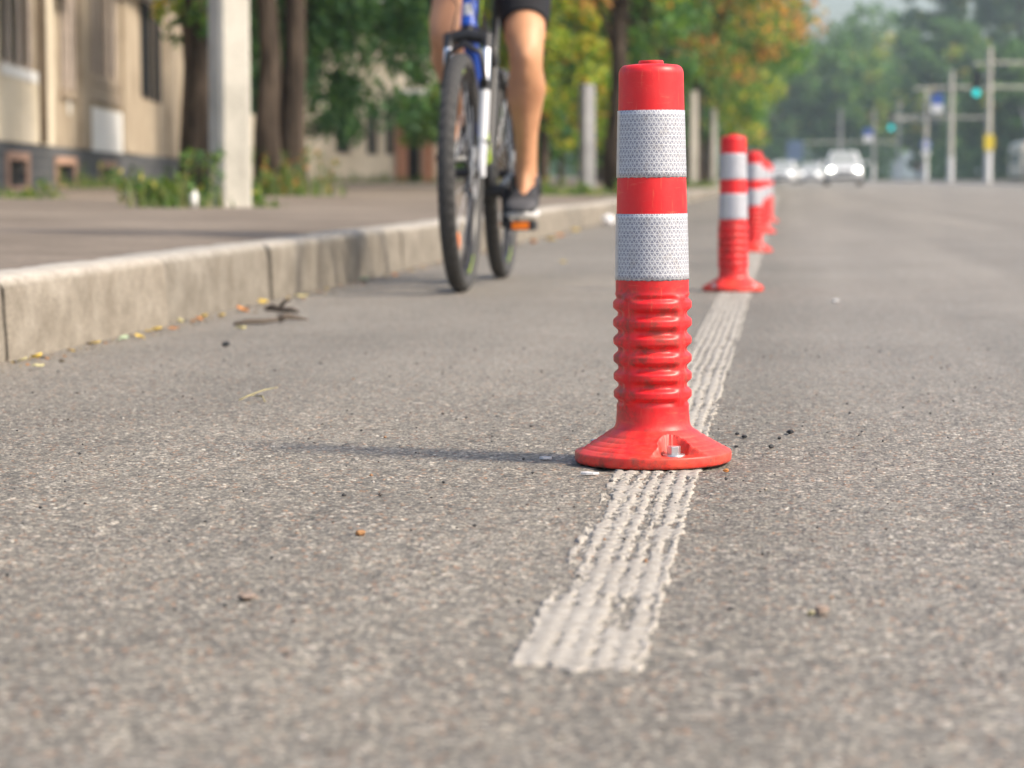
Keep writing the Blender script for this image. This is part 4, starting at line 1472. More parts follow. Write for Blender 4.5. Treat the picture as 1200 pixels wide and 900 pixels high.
def shoe(A_, tilt):
    """sports shoe round the ankle point A_, toe forward"""
    secs = [(-0.090, 0.026, 0.030, 0.075), (-0.072, 0.037, 0.024, 0.098), (-0.03, 0.043, 0.022, 0.122), (0.03, 0.044, 0.020, 0.118), (0.08, 0.047, 0.018, 0.092), (0.13, 0.049, 0.018, 0.066),
            (0.165, 0.042, 0.019, 0.048), (0.19, 0.022, 0.022, 0.036)]
    n = 16
    def shell(zoff0, topf, wf):
        vs, fs = [], []
        for x, w, z0, z1 in secs:
            for k in range(n):
                a = 2 * math.pi * k / n
                ca, sa = math.cos(a), math.sin(a)
                hh = (z1 - z0) / 2 if topf else 0.0085
                zc = (z1 + z0) / 2 if topf else z0 - 0.004
                e = 0.7
                vs.append((x, wf * w * math.copysign(abs(ca) ** e, ca), zc + zoff0 + hh * math.copysign(abs(sa) ** e, sa)))
        for i in range(len(secs) - 1):
            for k in range(n):
                fs.append((i * n + k, i * n + (k + 1) % n, (i + 1) * n + (k + 1) % n, (i + 1) * n + k))
        fs += [tuple(range(n)), tuple(range((len(secs) - 1) * n, len(secs) * n))]
        return vs, fs
    Mx = Matrix.Translation(Vector(A_) + Vector((0, 0, -0.012))) @ Matrix.Rotation(tilt, 4, 'Y') @ Matrix.Translation((0, 0, -0.10))
    up = MB().add(*shell(0, True, 1.0))
    # ankle collar
    up.tube([(-0.015, 0, 0.08), (-0.002, 0, 0.140)], [0.052, 0.049], 16)
    up.v = [tuple(Mx @ Vector(p)) for p in up.v]
    u = up.build('shoe', M['shoe_black'], RIDER, True)
    so = MB().add(*shell(0, False, 1.07))
    so.v = [tuple(Mx @ Vector(p)) for p in so.v]
    so.build('sole', M['shoe_sole'], u, True)
    to = MB()
    secs2 = secs
    vs, fs = [], []
    for x, w, z0, z1 in secs[5:]:
        for k in range(n):
            a = 2 * math.pi * k / n
            ca, sa = math.cos(a), math.sin(a)
            vs.append((x + 0.004, 1.05 * w * math.copysign(abs(ca) ** 0.7, ca), (z1 + z0) / 2 + 0.003 + (z1 - z0) / 2 * math.copysign(abs(sa) ** 0.7, sa)))
    for i in range(2):
        for k in range(n):
            fs.append((i * n + k, i * n + (k + 1) % n, (i + 1) * n + (k + 1) % n, (i + 1) * n + k))
    fs.append(tuple(range(2 * n, 3 * n)))
    to.add(vs, fs)
    to.v = [tuple(Mx @ Vector(p)) for p in to.v]
    to.build('toe_cap', M['shoe_grey'], u, True)
    for q in range(4):
        x = -0.005 + q * 0.027
        z = 0.122 - q * 0.010
        l = MB()
        l.tube([(x, -0.028, z - 0.008), (x + 0.004, 0, z + 0.003), (x, 0.028, z - 0.008)], 0.0028, 6)
        l.v = [tuple(Mx @ Vector(p)) for p in l.v]
        l.build('lace', M['shoe_sole'], u, True)


shoe(AL, R(0))
shoe(AR, R(10))

# ------------------------------------------------------------------ foliage and trees
def tints(n, pal, jitter=0.25, r=rng, gain=2.0):
    """leaf colours drawn from a weighted palette"""
    w = np.array([p[1] for p in pal], float)
    idx = r.choice(len(pal), n, p=w / w.sum())
    c = np.array([p[0] for p in pal])[idx]
    return np.clip(gain * c * (1 + r.normal(0, jitter, (n, 1))), 0.004, 0.9)


GREEN = ((0.030, 0.075, 0.022), (0.050, 0.105, 0.026), (0.075, 0.135, 0.030))
PAL_DARK = [((0.020, 0.055, 0.022), 4), ((0.032, 0.075, 0.030), 4), ((0.05, 0.10, 0.03), 2)]
PAL_GREEN = [(GREEN[0], 3), (GREEN[1], 4), (GREEN[2], 3), ((0.17, 0.19, 0.03), 0.6)]
PAL_YEL = [((0.10, 0.16, 0.024), 4), ((0.19, 0.22, 0.026), 4), ((0.28, 0.22, 0.03), 2), ((0.06, 0.11, 0.025), 3), ((0.30, 0.15, 0.04), 0.8)]
PAL_BROWN = [((0.30, 0.135, 0.04), 4), ((0.36, 0.19, 0.06), 3), ((0.20, 0.10, 0.035), 3), ((0.12, 0.13, 0.03), 2)]
PAL_MIXED = [((0.28, 0.125, 0.035), 3), ((0.06, 0.115, 0.03), 5), ((0.035, 0.08, 0.025), 4), ((0.20, 0.17, 0.03), 2)]
PAL_FAR = [((0.040, 0.085, 0.035), 4), ((0.060, 0.110, 0.040), 4), ((0.090, 0.135, 0.045), 2)]
PAL_WILLOW = [((0.045, 0.080, 0.035), 4), ((0.060, 0.100, 0.045), 4)]


def leaves(name, C, S, col, mat, parent, droop=0.0, aspect=1.9, r=rng):
    """C centres, S leaf lengths, col tints: one small folded rhombic blade per leaf"""
    n = len(C)
    d = r.normal(0, 1, (n, 3))
    d[:, 2] -= droop * 2
    d /= np.linalg.norm(d, axis=1, keepdims=True)
    e = np.cross(d, r.normal(0, 1, (n, 3)))
    e /= np.linalg.norm(e, axis=1, keepdims=True) + 1e-9
    nn = np.cross(d, e)
    L = S[:, None]
    v0 = C - d * L * 0.5
    v2 = C + d * L * 0.5
    v1 = C + e * L * 0.5 / aspect + nn * L * 0.08
    v3 = C - e * L * 0.5 / aspect + nn * L * 0.08
    V = np.stack([v0, v1, v2, v3], 1).reshape(-1, 3)
    F = np.arange(4 * n).reshape(-1, 4)
    me = mesh_np(name, V, F, False)
    at = me.color_attributes.new('tint', 'FLOAT_COLOR', 'POINT')
    cc = np.ones((n, 4, 4), np.float32)
    cc[:, :, :3] = col[:, None, :]
    at.data.foreach_set('color', cc.ravel())
    return link(name, me, mat, parent)


def clump_points(clumps, n_each, r=rng, flat=0.8):
    """scatter in many small clumps, denser towards the outside of each"""
    out = []
    for (c, rad) in clumps:
        k = max(3, int(n_each * (0.6 + 0.8 * r.random())))
        d = r.normal(0, 1, (k, 3))
        d /= np.linalg.norm(d, axis=1, keepdims=True)
        q = rad * r.random((k, 1)) ** 0.45
        p = np.array(c) + d * q * np.array([1, 1, flat])
        out.append(p)
    return np.concatenate(out)


def tree(name, label, loc, H, cw, z0, pal, group, nclump=60, per=70, leaf=0.14, trunk=0.18, seed=0, lean=(0, 0), droop=0.2, bark='bark', shape='round', cpal=None, forks=1, cat='tree', offset=(0, 0), cut_road=None):
    r = np.random.default_rng(seed)
    root = empty(name, (loc[0], loc[1], loc[2]))
    tag(root, label, cat, group)
    mb = MB()
    top = Vector((lean[0] * H, lean[1] * H, H * 0.62))
    trunks = []
    for f in range(forks):
        off = Vector(((f - (forks - 1) / 2) * trunk * 1.45, (f % 2) * trunk * 0.8, 0))
        pp = []
        for k in range(8):
            t = k / 7
            pp.append(off + Vector((top.x * t + r.normal(0, trunk * 0.15), top.y * t + r.normal(0, trunk * 0.15), -0.15 + (top.z + 0.15) * t)) + off * t * 0.9)
        rad = [trunk * (1.35 if k == 0 else 1.08 if k == 1 else 1.0) * (1 - 0.62 * k / 7) for k in range(8)]
        mb.tube(pp, rad, 12)
        trunks.append(pp)
    cz = (z0 + H) / 2
    ch = (H - z0) / 2
    clumps = []
    for k in range(nclump):
        for _ in range(20):
            d = r.normal(0, 1, 3)
            d /= np.linalg.norm(d)
            q = r.random() ** 0.4
            if shape == 'column':
                p = np.array([d[0] * cw * q, d[1] * cw * q, cz + (r.random() * 2 - 1) * ch])
                tt = (p[2] - z0) / (H - z0)
                p[:2] *= 0.55 + 0.75 * math.sin(math.pi * min(1, 0.12 + 0.85 * tt)) ** 0.7
            else:
                p = np.array([d[0] * cw * q, d[1] * cw * q, cz + d[2] * ch * q])
                if shape == 'hang' and p[2] < cz:
                    p[:2] *= 1.05
            p[0] += offset[0] + top.x * 0.8
            p[1] += offset[1] + top.y * 0.8
            if cut_road is None or loc[0] + p[0] < cut_road:
                break
        clumps.append((p, cw * (0.16 + 0.14 * r.random())))
    # limbs reach to a share of the clumps
    for k in range(0, nclump, 4):
        tp = trunks[k % forks]
        st = tp[3 + int(r.integers(0, 5))]
        en = Vector(clumps[k][0])
        md = st.lerp(en, 0.5) + Vector((0, 0, 0.12 * (en - st).length))
        mb.tube([st, md, en], [trunk * 0.30, trunk * 0.18, trunk * 0.06], 6)
    mb.build('trunk', M[bark], root, True)
    C = clump_points(clumps, per, r)
    S = leaf * (0.65 + 0.7 * r.random(len(C)))
    col = tints(len(C), pal, 0.22, r)
    # whole sprigs turn colour together
    if cpal:
        cid = np.repeat(np.arange(len(clumps)), 1)
        pick = r.random(len(clumps)) < cpal[1]
        nearest = np.zeros(len(C), int)
        P = np.array([c[0] for c in clumps])
        for s in range(0, len(C), 4000):
            nearest[s:s + 4000] = ((C[s:s + 4000, None, :] - P[None]) ** 2).sum(-1).argmin(1)
        m = pick[nearest]
        col[m] = tints(int(m.sum()), cpal[0], 0.22, r)
    leaves('crown', C, S, col, M['leaf'], root, droop, r=r)
    return root


def gpos(x, y):
    return (x, y, float(sz(x, y)) if x < KX else float(gz(y)) + (0.13 if x > ROAD_R else 0))


# the two trunks at the left with low hanging branches
tree('street_tree', 'brown barked tree standing just left of the pale concrete post', gpos(-6.10, 25.0), 8.0, 1.5, 1.6, PAL_GREEN, 'street trees on the left pavement', 110, 110, 0.13, 0.20, 1, (-0.012, 0), 0.4, cut_road=-5.5, cpal=(PAL_YEL, 0.3))
tree('street_tree', 'twin stemmed dark tree between the concrete post and the cyclist', gpos(-5.10, 24.3), 8.5, 3.0, 2.3, PAL_DARK, 'street trees on the left pavement', 70, 110, 0.13, 0.135, 2, (0.0, 0), 0.4, forks=2, cut_road=-2)
# low dark bough hanging between those trunks and the cyclist
tree('street_tree', 'dark green tree with low hanging boughs left of the cyclist\'s knee', gpos(-6.85, 33.0), 6.0, 2.2, 1.0, PAL_DARK, 'street trees on the left pavement', 150, 170, 0.13, 0.14, 3, (0.02, 0), 0.4, offset=(1.25, -1.2))
tree('street_tree', 'green tree behind the cyclist\'s legs with leaves down to the railings', gpos(-4.9, 41.0), 8.0, 2.3, 1.5, PAL_GREEN, 'street trees on the left pavement', 90, 150, 0.14, 0.16, 4, (0.0, 0), 0.4, cpal=(PAL_YEL, 0.25))
tree('street_tree', 'bright yellow green tree between the rider\'s left leg and the front bollard', gpos(-3.75, 38.0), 5.2, 1.25, 0.9, PAL_YEL, 'street trees on the left pavement', 70, 120, 0.12, 0.09, 5, (0.0, 0), 0.3)
tree('street_tree', 'dark trunked tree with hanging brown leaves left of the front bollard', gpos(-2.28, 33.5), 7.0, 1.6, 2.1, PAL_YEL, 'street trees on the left pavement', 60, 110, 0.12, 0.16, 6, (0.0, 0), 0.5, cpal=(PAL_BROWN, 0.4))
tree('street_tree', 'deep green tree whose crown shows right of the front bollard\'s cap', gpos(-2.75, 47.0), 9.0, 2.3, 1.9, PAL_GREEN, 'street trees on the left pavement', 110, 130, 0.15, 0.17, 7, (0.0, 0), 0.35, cpal=(PAL_DARK, 0.35))
tree('street_tree', 'half browned tree leaning over the lane above the second bollard', gpos(-2.85, 58.0), 10.5, 3.1, 2.4, PAL_MIXED, 'street trees on the left pavement', 120, 130, 0.17, 0.19, 8, (0.02, 0), 0.3, cpal=(PAL_BROWN, 0.5))
tree('street_tree', 'tall tree with orange upper leaves beside the row of bollards', gpos(-2.6, 70.0), 12.0, 3.6, 2.6, PAL_GREEN, 'street trees on the left pavement', 130, 120, 0.2, 0.2, 9, (0.02, 0), 0.3, cpal=(PAL_BROWN, 0.5))
tree('street_tree', 'light green tree low over the road behind the second bollard', gpos(-2.9, 84.0), 10.0, 3.4, 1.2, PAL_GREEN, 'street trees on the left pavement', 120, 120, 0.22, 0.2, 10, (0.0, 0), 0.3, cpal=(PAL_YEL, 0.3))
tree('street_tree', 'pale green rounded tree left of the oncoming white cars', gpos(-3.2, 104.0), 11.0, 3.9, 1.0, PAL_GREEN, 'street trees on the left pavement', 120, 120, 0.26, 0.2, 11, (0.0, 0), 0.3, cpal=(PAL_YEL, 0.3))
tree('street_tree', 'farthest green street tree, beside the leftmost white car', gpos(-4.6, 128.0), 13.0, 4.2, 0.8, PAL_FAR, 'street trees on the left pavement', 110, 110, 0.32, 0.2, 12, (0.0, 0), 0.3)
# fill behind
tree('shrub', 'dark shrub low behind the rider\'s calf and yellow green tree', gpos(-4.7, 44.0), 2.3, 1.0, 0.25, PAL_DARK, 'shrubs behind the pavement', 36, 110, 0.13, 0.05, 20, cat='shrub')
tree('shrub', 'dark green bush behind the twin stemmed tree', gpos(-9.6, 47.0), 3.6, 1.7, 0.5, PAL_DARK, 'shrubs behind the pavement', 50, 120, 0.16, 0.06, 21, cat='shrub')
tree('shrub', 'tall bush behind the bicycle, right of the brick doorway', gpos(-7.6, 56.0), 5.6, 1.5, 0.3, PAL_GREEN, 'shrubs behind the pavement', 60, 130, 0.17, 0.06, 22, cat='shrub')
tree('shrub', 'bush behind the grey stub post beside the front bollard', gpos(-5.3, 58.0), 5.0, 1.7, 0.4, PAL_YEL, 'shrubs behind the pavement', 60, 130, 0.17, 0.06, 23, cat='shrub')
tree('shrub', 'shaded bush between the front bollard and the pale thin post', gpos(-4.1, 66.0), 4.2, 1.6, 0.3, PAL_DARK, 'shrubs behind the pavement', 60, 120, 0.18, 0.06, 24, cat='shrub')
tree('shrub', 'bush behind the pale thin post near the second bollard', gpos(-4.4, 82.0), 5.0, 1.9, 0.3, PAL_DARK, 'shrubs behind the pavement', 60, 120, 0.2, 0.06, 25, cat='shrub')
for i, (x, y, h, w, lb) in enumerate([(-13.0, 74, 13, 4.5, 'tall backing tree behind the pale house at left'), (-8.6, 78, 12, 4.2, 'tall backing tree behind the cyclist'),
                                      (-7.2, 96, 13, 4.6, 'tall backing tree behind the front bollard'), (-9.0, 122, 15, 6.0, 'tall backing tree behind the orange leaved trees')]):
    tree('backing_tree', lb, gpos(x, y), h, w, 0.8, PAL_DARK if i % 2 else PAL_GREEN, 'trees filling the left background', 110, 110, 0.3, 0.22, 30 + i)
# far hazy trees closing the street
FAR = [(-16, 260, 27, 8.5, 'round', 'hazy tree at the street\'s far end above the parked white cars'), (-3, 305, 24, 8.0, 'round', 'far tree closing the street behind the leftmost car'),
       (8.5, 330, 21, 7.5, 'round', 'round far tree above the white off-road car'), (7.5, 305, 17, 6.6, 'round', 'lower pale round tree right above the white off-road car'),
       (19, 290, 19, 6.0, 'round', 'green tree behind the middle utility poles'), (23, 340, 36, 6.5, 'column', 'tall dark willowy tree rising past the top of the picture'),
       (31, 330, 38, 6.0, 'column', 'second tall willowy tree right of the first'), (22.5, 238, 13, 5.5, 'round', 'dark round tree behind the pole with blue signs'),
       (28, 225, 14, 6.0, 'round', 'dark tree behind the nearest utility pole'), (33, 250, 21, 7.5, 'round', 'yellowish green tree above the trolleybus'),
       (44, 300, 34, 9, 'round', 'tall pale tree at the picture\'s right edge'), (40, 215, 13, 6.5, 'round', 'dark tree just behind the trolleybus'),
       (14.5, 385, 27, 8, 'round', 'faint tall tree beyond the round trees')]
for i, (x, y, h, w, shp, lb) in enumerate(FAR):
    tree('far_tree', lb, gpos(x, y), h, w, 1.2 if h < 16 else 2.0, PAL_WILLOW if shp == 'column' else (PAL_FAR if i % 3 else PAL_GREEN), 'hazy trees at the end of the street', 150 if shp == 'round' else 200, 110, 0.75, 0.3, 50 + i, (0, 0), 0.2 if shp == 'round' else 1.0, shape=shp,
         cpal=(PAL_YEL, 0.12))
# far low hedge: one mass
r = np.random.default_rng(99)
n = 9000
xs_ = r.uniform(13.5, 60, n)
C = np.stack([xs_, 232 + r.normal(0, 4, n) + 0.3 * xs_, 0.5 + r.random(n) ** 1.3 * 3.2], -1)
hd = leaves('hedge', C, 0.6 * (0.6 + 0.8 * r.random(n)), tints(n, PAL_DARK, 0.25, r), M['leaf'], None, r=r)
tag(hd, 'dark low hedge along the far side of the street behind the poles', 'hedge', kind='stuff')
n = 7000
C = np.stack([r.uniform(-30, 13, n), 300 + r.normal(0, 5, n), 0.5 + r.random(n) ** 1.2 * 5.0], -1)
hd = leaves('hedge', C, 0.7 * (0.6 + 0.8 * r.random(n)), tints(n, PAL_DARK, 0.25, r), M['leaf'], None, r=r)
tag(hd, 'dark undergrowth closing the far end of the street behind the cars', 'hedge', kind='stuff')


# weeds and grass at the foot of posts and trees
def weeds(name, label, loc, w, d, h, n, pal, nb, seed, group='weeds on the left pavement'):
    r = np.random.default_rng(seed)
    root = empty(name, (loc[0], loc[1], loc[2]))
    tag(root, label, 'weeds', group)
    V, F, T = [], [], []
    for i in range(nb):                                            # grass blades, three segments each
        b = np.array([r.normal(0, w * 0.4), r.normal(0, d * 0.4), 0])
        L = h * (0.25 + 0.55 * r.random())
        dr = r.normal(0, 1, 2)
        dr /= np.linalg.norm(dr)
        wd = 0.006 + 0.006 * r.random()
        sdv = np.array([-dr[1], dr[0], 0]) * wd
        o = len(V)
        for k in range(4):
            t = k / 3
            p = b + np.array([dr[0] * L * 0.5 * t * t, dr[1] * L * 0.5 * t * t, L * t * (1 - 0.25 * t)])
            V += [p - sdv * (1 - t * 0.9), p + sdv * (1 - t * 0.9)]
            T += [0, 0]
        for k in range(3):
            F.append((o + 2 * k, o + 2 * k + 1, o + 2 * k + 3, o + 2 * k + 2))
    me = mesh_np('grass', V, F)
    at = me.color_attributes.new('tint', 'FLOAT_COLOR', 'POINT')
    cc = np.ones((len(V), 4), np.float32)
    cc[:, :3] = np.repeat(tints(nb, [((0.09, 0.15, 0.035), 4), ((0.17, 0.19, 0.05), 2), ((0.06, 0.11, 0.03), 3)], 0.2, r, 1.3), 8, axis=0)
    at.data.foreach_set('color', cc.ravel())
    gr = tag(link('grass', me, M['leaf'], root), kind='stuff')
    cl = []
    stems = MB()
    for i in range(n):
        b = Vector((r.normal(0, w * 0.38), r.normal(0, d * 0.35), 0))
        tp = b + Vector((r.normal(0, 0.10), r.normal(0, 0.08), h * (0.45 + 0.6 * r.random())))
        stems.tube([b, b.lerp(tp, 0.5) + Vector((r.normal(0, 0.03), 0, 0)), tp], [0.006, 0.005, 0.002], 5)
        for k in range(7):
            p = b.lerp(tp, 0.25 + 0.75 * k / 6)
            cl.append((np.array(p), 0.055))
    tag(stems.build('stems', M['straw'], root), kind='stuff')
    C = clump_points(cl, 6, r)
    leaves('leaves', C, 0.055 * (0.6 + 0.8 * r.random(len(C))), tints(len(C), pal, 0.2, r, 1.3), M['leaf'], root, 0.2, 2.4, r)


PAL_WEED = [((0.07, 0.14, 0.035), 5), ((0.12, 0.18, 0.04), 3), ((0.30, 0.26, 0.05), 0.7), ((0.045, 0.10, 0.035), 3)]
weeds('weed_clump', 'tall bushy weeds at the left foot of the concrete post', (-3.60, 14.1, float(sz(-3.6, 14.1))), 0.27, 0.45, 0.33, 11, PAL_WEED, 150, 71)
weeds('weed_clump', 'small weeds at the right foot of the concrete post', (-3.18, 14.75, float(sz(-3.2, 14.7))), 0.14, 0.2, 0.10, 2, PAL_WEED, 30, 72)
weeds('weed_clump', 'green tuft of grass below the wall vents at far left', (-5.62, 17.6, float(sz(-5.6, 17.6))), 0.30, 0.35, 0.11, 3, PAL_WEED, 160, 73)
weeds('weed_clump', 'weeds with orange leaves at the foot of the twin stemmed tree', (-4.75, 22.6, float(sz(-4.75, 22.6))), 0.7, 0.6, 0.42, 14, PAL_WEED + [((0.40, 0.17, 0.03), 3)], 260, 74)
weeds('weed_clump', 'grass strip at the foot of the grey stub post', (-2.55, 29.0, float(sz(-2.5, 29.0))), 0.9, 1.0, 0.22, 8, PAL_WEED, 420, 75)
weeds('weed_clump', 'yellowish grass behind the rider\'s left shoe', (-3.3, 30.5, float(sz(-3.3, 30.5))), 0.8, 1.0, 0.2, 6, [((0.30, 0.24, 0.06), 3), ((0.13, 0.17, 0.04), 3)], 320, 76)
weeds('weed_clump', 'grass at the foot of the pale thin post', (-2.2, 58.0, float(sz(-2.2, 58.0))), 0.9, 3.0, 0.3, 8, PAL_WEED, 500, 77)
weeds('weed_clump', 'grass along the foot of the pale house behind the bicycle', (-9.9, 58.4, float(sz(-9.9, 58.4))), 3.0, 0.4, 0.35, 14, PAL_WEED, 600, 78)
weeds('weed_clump', 'weeds along the dark plinth of the left building', (-8.6, 30.5, float(sz(-8.6, 30.5))), 0.5, 4.0, 0.3, 10, PAL_WEED, 300, 79)

# ------------------------------------------------------------------ posts on the left pavement
def taper_post(name, label, loc, h, side, top_side, rot, mat, chamfer=0.12, foot=None, cat='post'):
    root = empty(name, loc, rot)
    tag(root, label, cat)
    mb = MB()
    vs, fs = [], []
    lv = [(-0.1, 1.0), (h * 0.5, None), (h, None)]
    def ring(s):
        a, c = s / 2, s * chamfer
        return [(a, -a + c), (a, a - c), (a - c, a), (-a + c, a), (-a, a - c), (-a, -a + c), (-a + c, -a), (a - c, -a)]
    zs_ = [-0.1, h * 0.33, h * 0.66, h]
    for z in zs_:
        t = max(0, z) / h
        for x, y in ring(side * (1 - t) + top_side * t):
            vs.append((x, y, z))
    for i in range(3):
        for k in range(8):
            fs.append((i * 8 + k, i * 8 + (k + 1) % 8, (i + 1) * 8 + (k + 1) % 8, (i + 1) * 8 + k))
    fs += [tuple(range(8)), tuple(range(24, 32))]
    mb.add(vs, fs)
    mb.build('shaft', mat, root)
    if foot:
        fb = MB()
        vs = [(x, y, z) for z in (0.0, foot) for x, y in ring(side * 1.03)]
        fb.add(vs, [(k, (k + 1) % 8, (k + 1) % 8 + 8, k + 8) for k in range(8)])
        fb.build('footing', M['limewash'], root)
    return root


taper_post('concrete_post', 'thick pale square concrete post in weeds at the left', (-3.376, 14.62, float(sz(-3.376, 14.62))), 7.5, 0.212, 0.17, R(36), M['concrete'])
taper_post('stub_post', 'short grey concrete stub post just left of the front bollard', (-2.42, 30.0, float(sz(-2.42, 30))), 1.36, 0.17, 0.155, R(28), M['concrete_grey'], foot=None)
taper_post('thin_post', 'pale thin concrete post between the front and second bollards', (-2.22, 60.0, float(sz(-2.22, 60))), 2.35, 0.20, 0.17, R(20), M['concrete'])
taper_post('thin_post', 'pale thin post half hidden behind the second bollard', (-2.0, 70.0, float(sz(-2.0, 70))), 2.2, 0.16, 0.14, R(12), M['concrete'])
# small white bottle beside the post
pm = MB()
pm.lathe([(0.0001, 0.0), (0.024, 0.0), (0.027, 0.05), (0.023, 0.085), (0.013, 0.105), (0.0001, 0.11)], 16)
o = pm.build('bottle', M['white_paint'], smooth=True)
o.location = (-3.46, 14.02, float(sz(-3.46, 14.02)))
tag(o, 'small white upright bottle in the weeds before the concrete post', 'bottle')

# ------------------------------------------------------------------ buildings
def wall_with_openings(u0, u1, z0, z1, ops, depth):
    """front sheet with real openings and reveals, in (u, n, z)"""
    us = sorted({u0, u1, *[o[0] for o in ops], *[o[2] for o in ops]})
    zs_ = sorted({z0, z1, *[o[1] for o in ops], *[o[3] for o in ops]})
    mb = MB()
    for a, b in zip(us[:-1], us[1:]):
        for c, d in zip(zs_[:-1], zs_[1:]):
            mu, mz = (a + b) / 2, (c + d) / 2
            if any(o[0] < mu < o[2] and o[1] < mz < o[3] for o in ops):
                continue
            mb.add([(a, 0, c), (b, 0, c), (b, 0, d), (a, 0, d)], [(0, 1, 2, 3)])
    for a, c, b, d in ops:
        for p, q in (((a, c), (b, c)), ((b, c), (b, d)), ((b, d), (a, d)), ((a, d), (a, c))):
            mb.add([(p[0], 0, p[1]), (q[0], 0, q[1]), (q[0], depth, q[1]), (p[0], depth, p[1])], [(0, 1, 2, 3)])
    return mb


# facade frame: +u away from the camera, -n towards the street
ang = math.atan2(0.9886, -0.1505)
B1 = empty('apartment_block', (-8.268, 25.0, float(sz(-8.268, 25.0)) - 0.02), ang)
tag(B1, 'tan stucco apartment block with barred windows and dark plinth at far left', 'building')
# local: x = u, y = +left of u = away from the street, so outward is -y
ZP = 0.52                                                         # plinth height
ops = [(0.20, 1.36, 2.35, 3.6), (4.55, 1.26, 5.75, 3.3), (7.30, 1.56, 10.3, 3.6), (13.4, 1.44, 16.6, 3.5), (-4.2, 1.36, -1.6, 3.6)]
w = wall_with_openings(-9, 30, ZP, 7.0, ops, 0.10)
w.add([(-9, 0, ZP), (-9, 8, ZP), (-9, 8, 7), (-9, 0, 7)], [(0, 1, 2, 3)])
w.add([(30, 0, ZP), (30, 8, ZP), (30, 8, 7), (30, 0, 7)], [(0, 1, 2, 3)])
w.add([(-9, 8, 0), (30, 8, 0), (30, 8, 7), (-9, 8, 7)], [(0, 1, 2, 3)])
w.build('wall', M['stucco'], B1)
YF = 0.035
vents = [(0.35, 0.06, 1.55, 0.34), (3.9, 0.06, 5.4, 0.32), (8.0, 0.05, 9.6, 0.30), (-3.4, 0.06, -2.2, 0.34)]
pl = wall_with_openings(-9, 30, -0.1, ZP + 0.001, vents, 0.10)
pl.v = [(x, y - 0.03, z) for x, y, z in pl.v]
pl.add([(-9, -0.03, ZP + 0.001), (30, -0.03, ZP + 0.001), (30, 0.02, ZP + 0.02), (-9, 0.02, ZP + 0.02)], [(0, 1, 2, 3)])
for ue in (-9, 30):
    pl.add([(ue, -0.03, -0.1), (ue, 8, -0.1), (ue, 8, ZP + 0.001), (ue, -0.03, ZP + 0.001)], [(0, 1, 2, 3)])
pl.build('plinth', M['plinth'], B1)
for a, c, b, d in vents:
    f = MB()
    t_ = 0.09
    for q in (((a - t_ * 1.6, -0.055, c - 0.02), (a, -0.028, d + t_)), ((b, -0.055, c - 0.02), (b + t_ * 1.6, -0.028, d + t_)), ((a, -0.055, d), (b, -0.028, d + t_)), ((a, -0.055, c - 0.05), (b, -0.028, c))):
        f.box(*q)
    fo = f.build('vent', M['vent_frame'], B1)
    MB().box((a - 0.02, 0.05, c - 0.02), (b + 0.02, 0.08, d + 0.02)).build('vent_back', M['dark'], fo)
for i, (a, c, b, d) in enumerate(ops):
    f = MB()
    t_ = 0.07
    f.box((a, YF, c), (a + t_, YF + 0.05, d))
    f.box((b - t_, YF, c), (b, YF + 0.05, d))
    f.box((a + t_, YF, c), (b - t_, YF + 0.05, c + t_))
    f.box((a + t_, YF, d - t_), (b - t_, YF + 0.05, d))
    nmul = 1 if b - a < 2 else 2
    for k in range(nmul):
        um = a + (b - a) * (k + 1) / (nmul + 1)
        f.box((um - 0.03, YF + 0.004, c + t_), (um + 0.03, YF + 0.048, d - t_))
    fo = f.build('window', M['winframe'], B1)
    MB().box((a + t_, YF + 0.02, c + t_), (b - t_, YF + 0.03, d - t_)).build('pane', M['glass'] if i == 3 else M['curtain'], fo)
    if i != 3:
        MB().box((a - 0.12, -0.045, c - 0.12), (b + 0.12, YF + 0.01, c + 0.004)).build('sill', M['white_paint'] if i in (0, 4) else M['winframe'], fo)
    nb = max(3, int((b - a) / 0.66))
    bars = MB().tube([(0, 0, 0), (0, 0, d - c)], 0.032, 6).mesh('bar')
    bars.materials.append(M['iron'] if i != 3 else M['car_dark'])
    for k in range(nb):
        o = link('bar', bars, None, fo)
        o.location = (a + (b - a) * (k + 0.5) / nb, -0.01, c)
# pilasters, white panel, canopy and air conditioner
for a, b, dd in ((2.75, 3.55, 0.06), (6.05, 7.05, 0.05), (10.75, 12.6, 0.05), (17.4, 18.6, 0.05), (-1.3, -0.3, 0.06)):
    MB().box((a, -dd, ZP + 0.02), (b, -0.002, 7.0)).build('pilaster', M['stucco_cream'] if a in (2.75, -1.3) else M['stucco'], B1)
MB().box((-0.26, -0.03, ZP + 0.02), (2.72, -0.003, 1.25)).build('painted_sunlight', M['stucco_cream'], B1)  # cream slab stands in for sunlight on this stretch of wall
MB().box((7.08, -0.035, ZP + 0.005), (10.6, -0.003, 1.12)).build('white_panel', M['white_paint'], B1)
MB().box((7.06, -0.05, 1.20), (10.55, -0.003, 1.42)).build('ledge', M['winframe'], B1)
MB().box((7.6, -0.30, 3.02), (14.6, -0.01, 3.14)).build('canopy', M['white_paint'], B1)
MB().box((-9.2, -0.4, 7.0), (30.2, 8.2, 7.25)).build('roof', M['concrete_grey'], B1)
ac = MB().box((3.75, -0.30, 2.46), (4.85, -0.07, 3.05)).build('air_conditioner', M['white_paint'], B1, bevel=0.02)
MB().lathe([(0.20, -0.315), (0.24, -0.315), (0.24, -0.305), (0.20, -0.305)], 24, (4.3, 0, 2.75), 'y', True).build('fan_ring', M['bus_grey'], ac)
MB().lathe([(0.03, -0.015), (0.10, -0.015), (0.10, 0.0), (0.03, 0.0)], 20, (5.2, -0.004, 1.05), 'y', True).build('wall_lamp', M['white_paint'], B1)
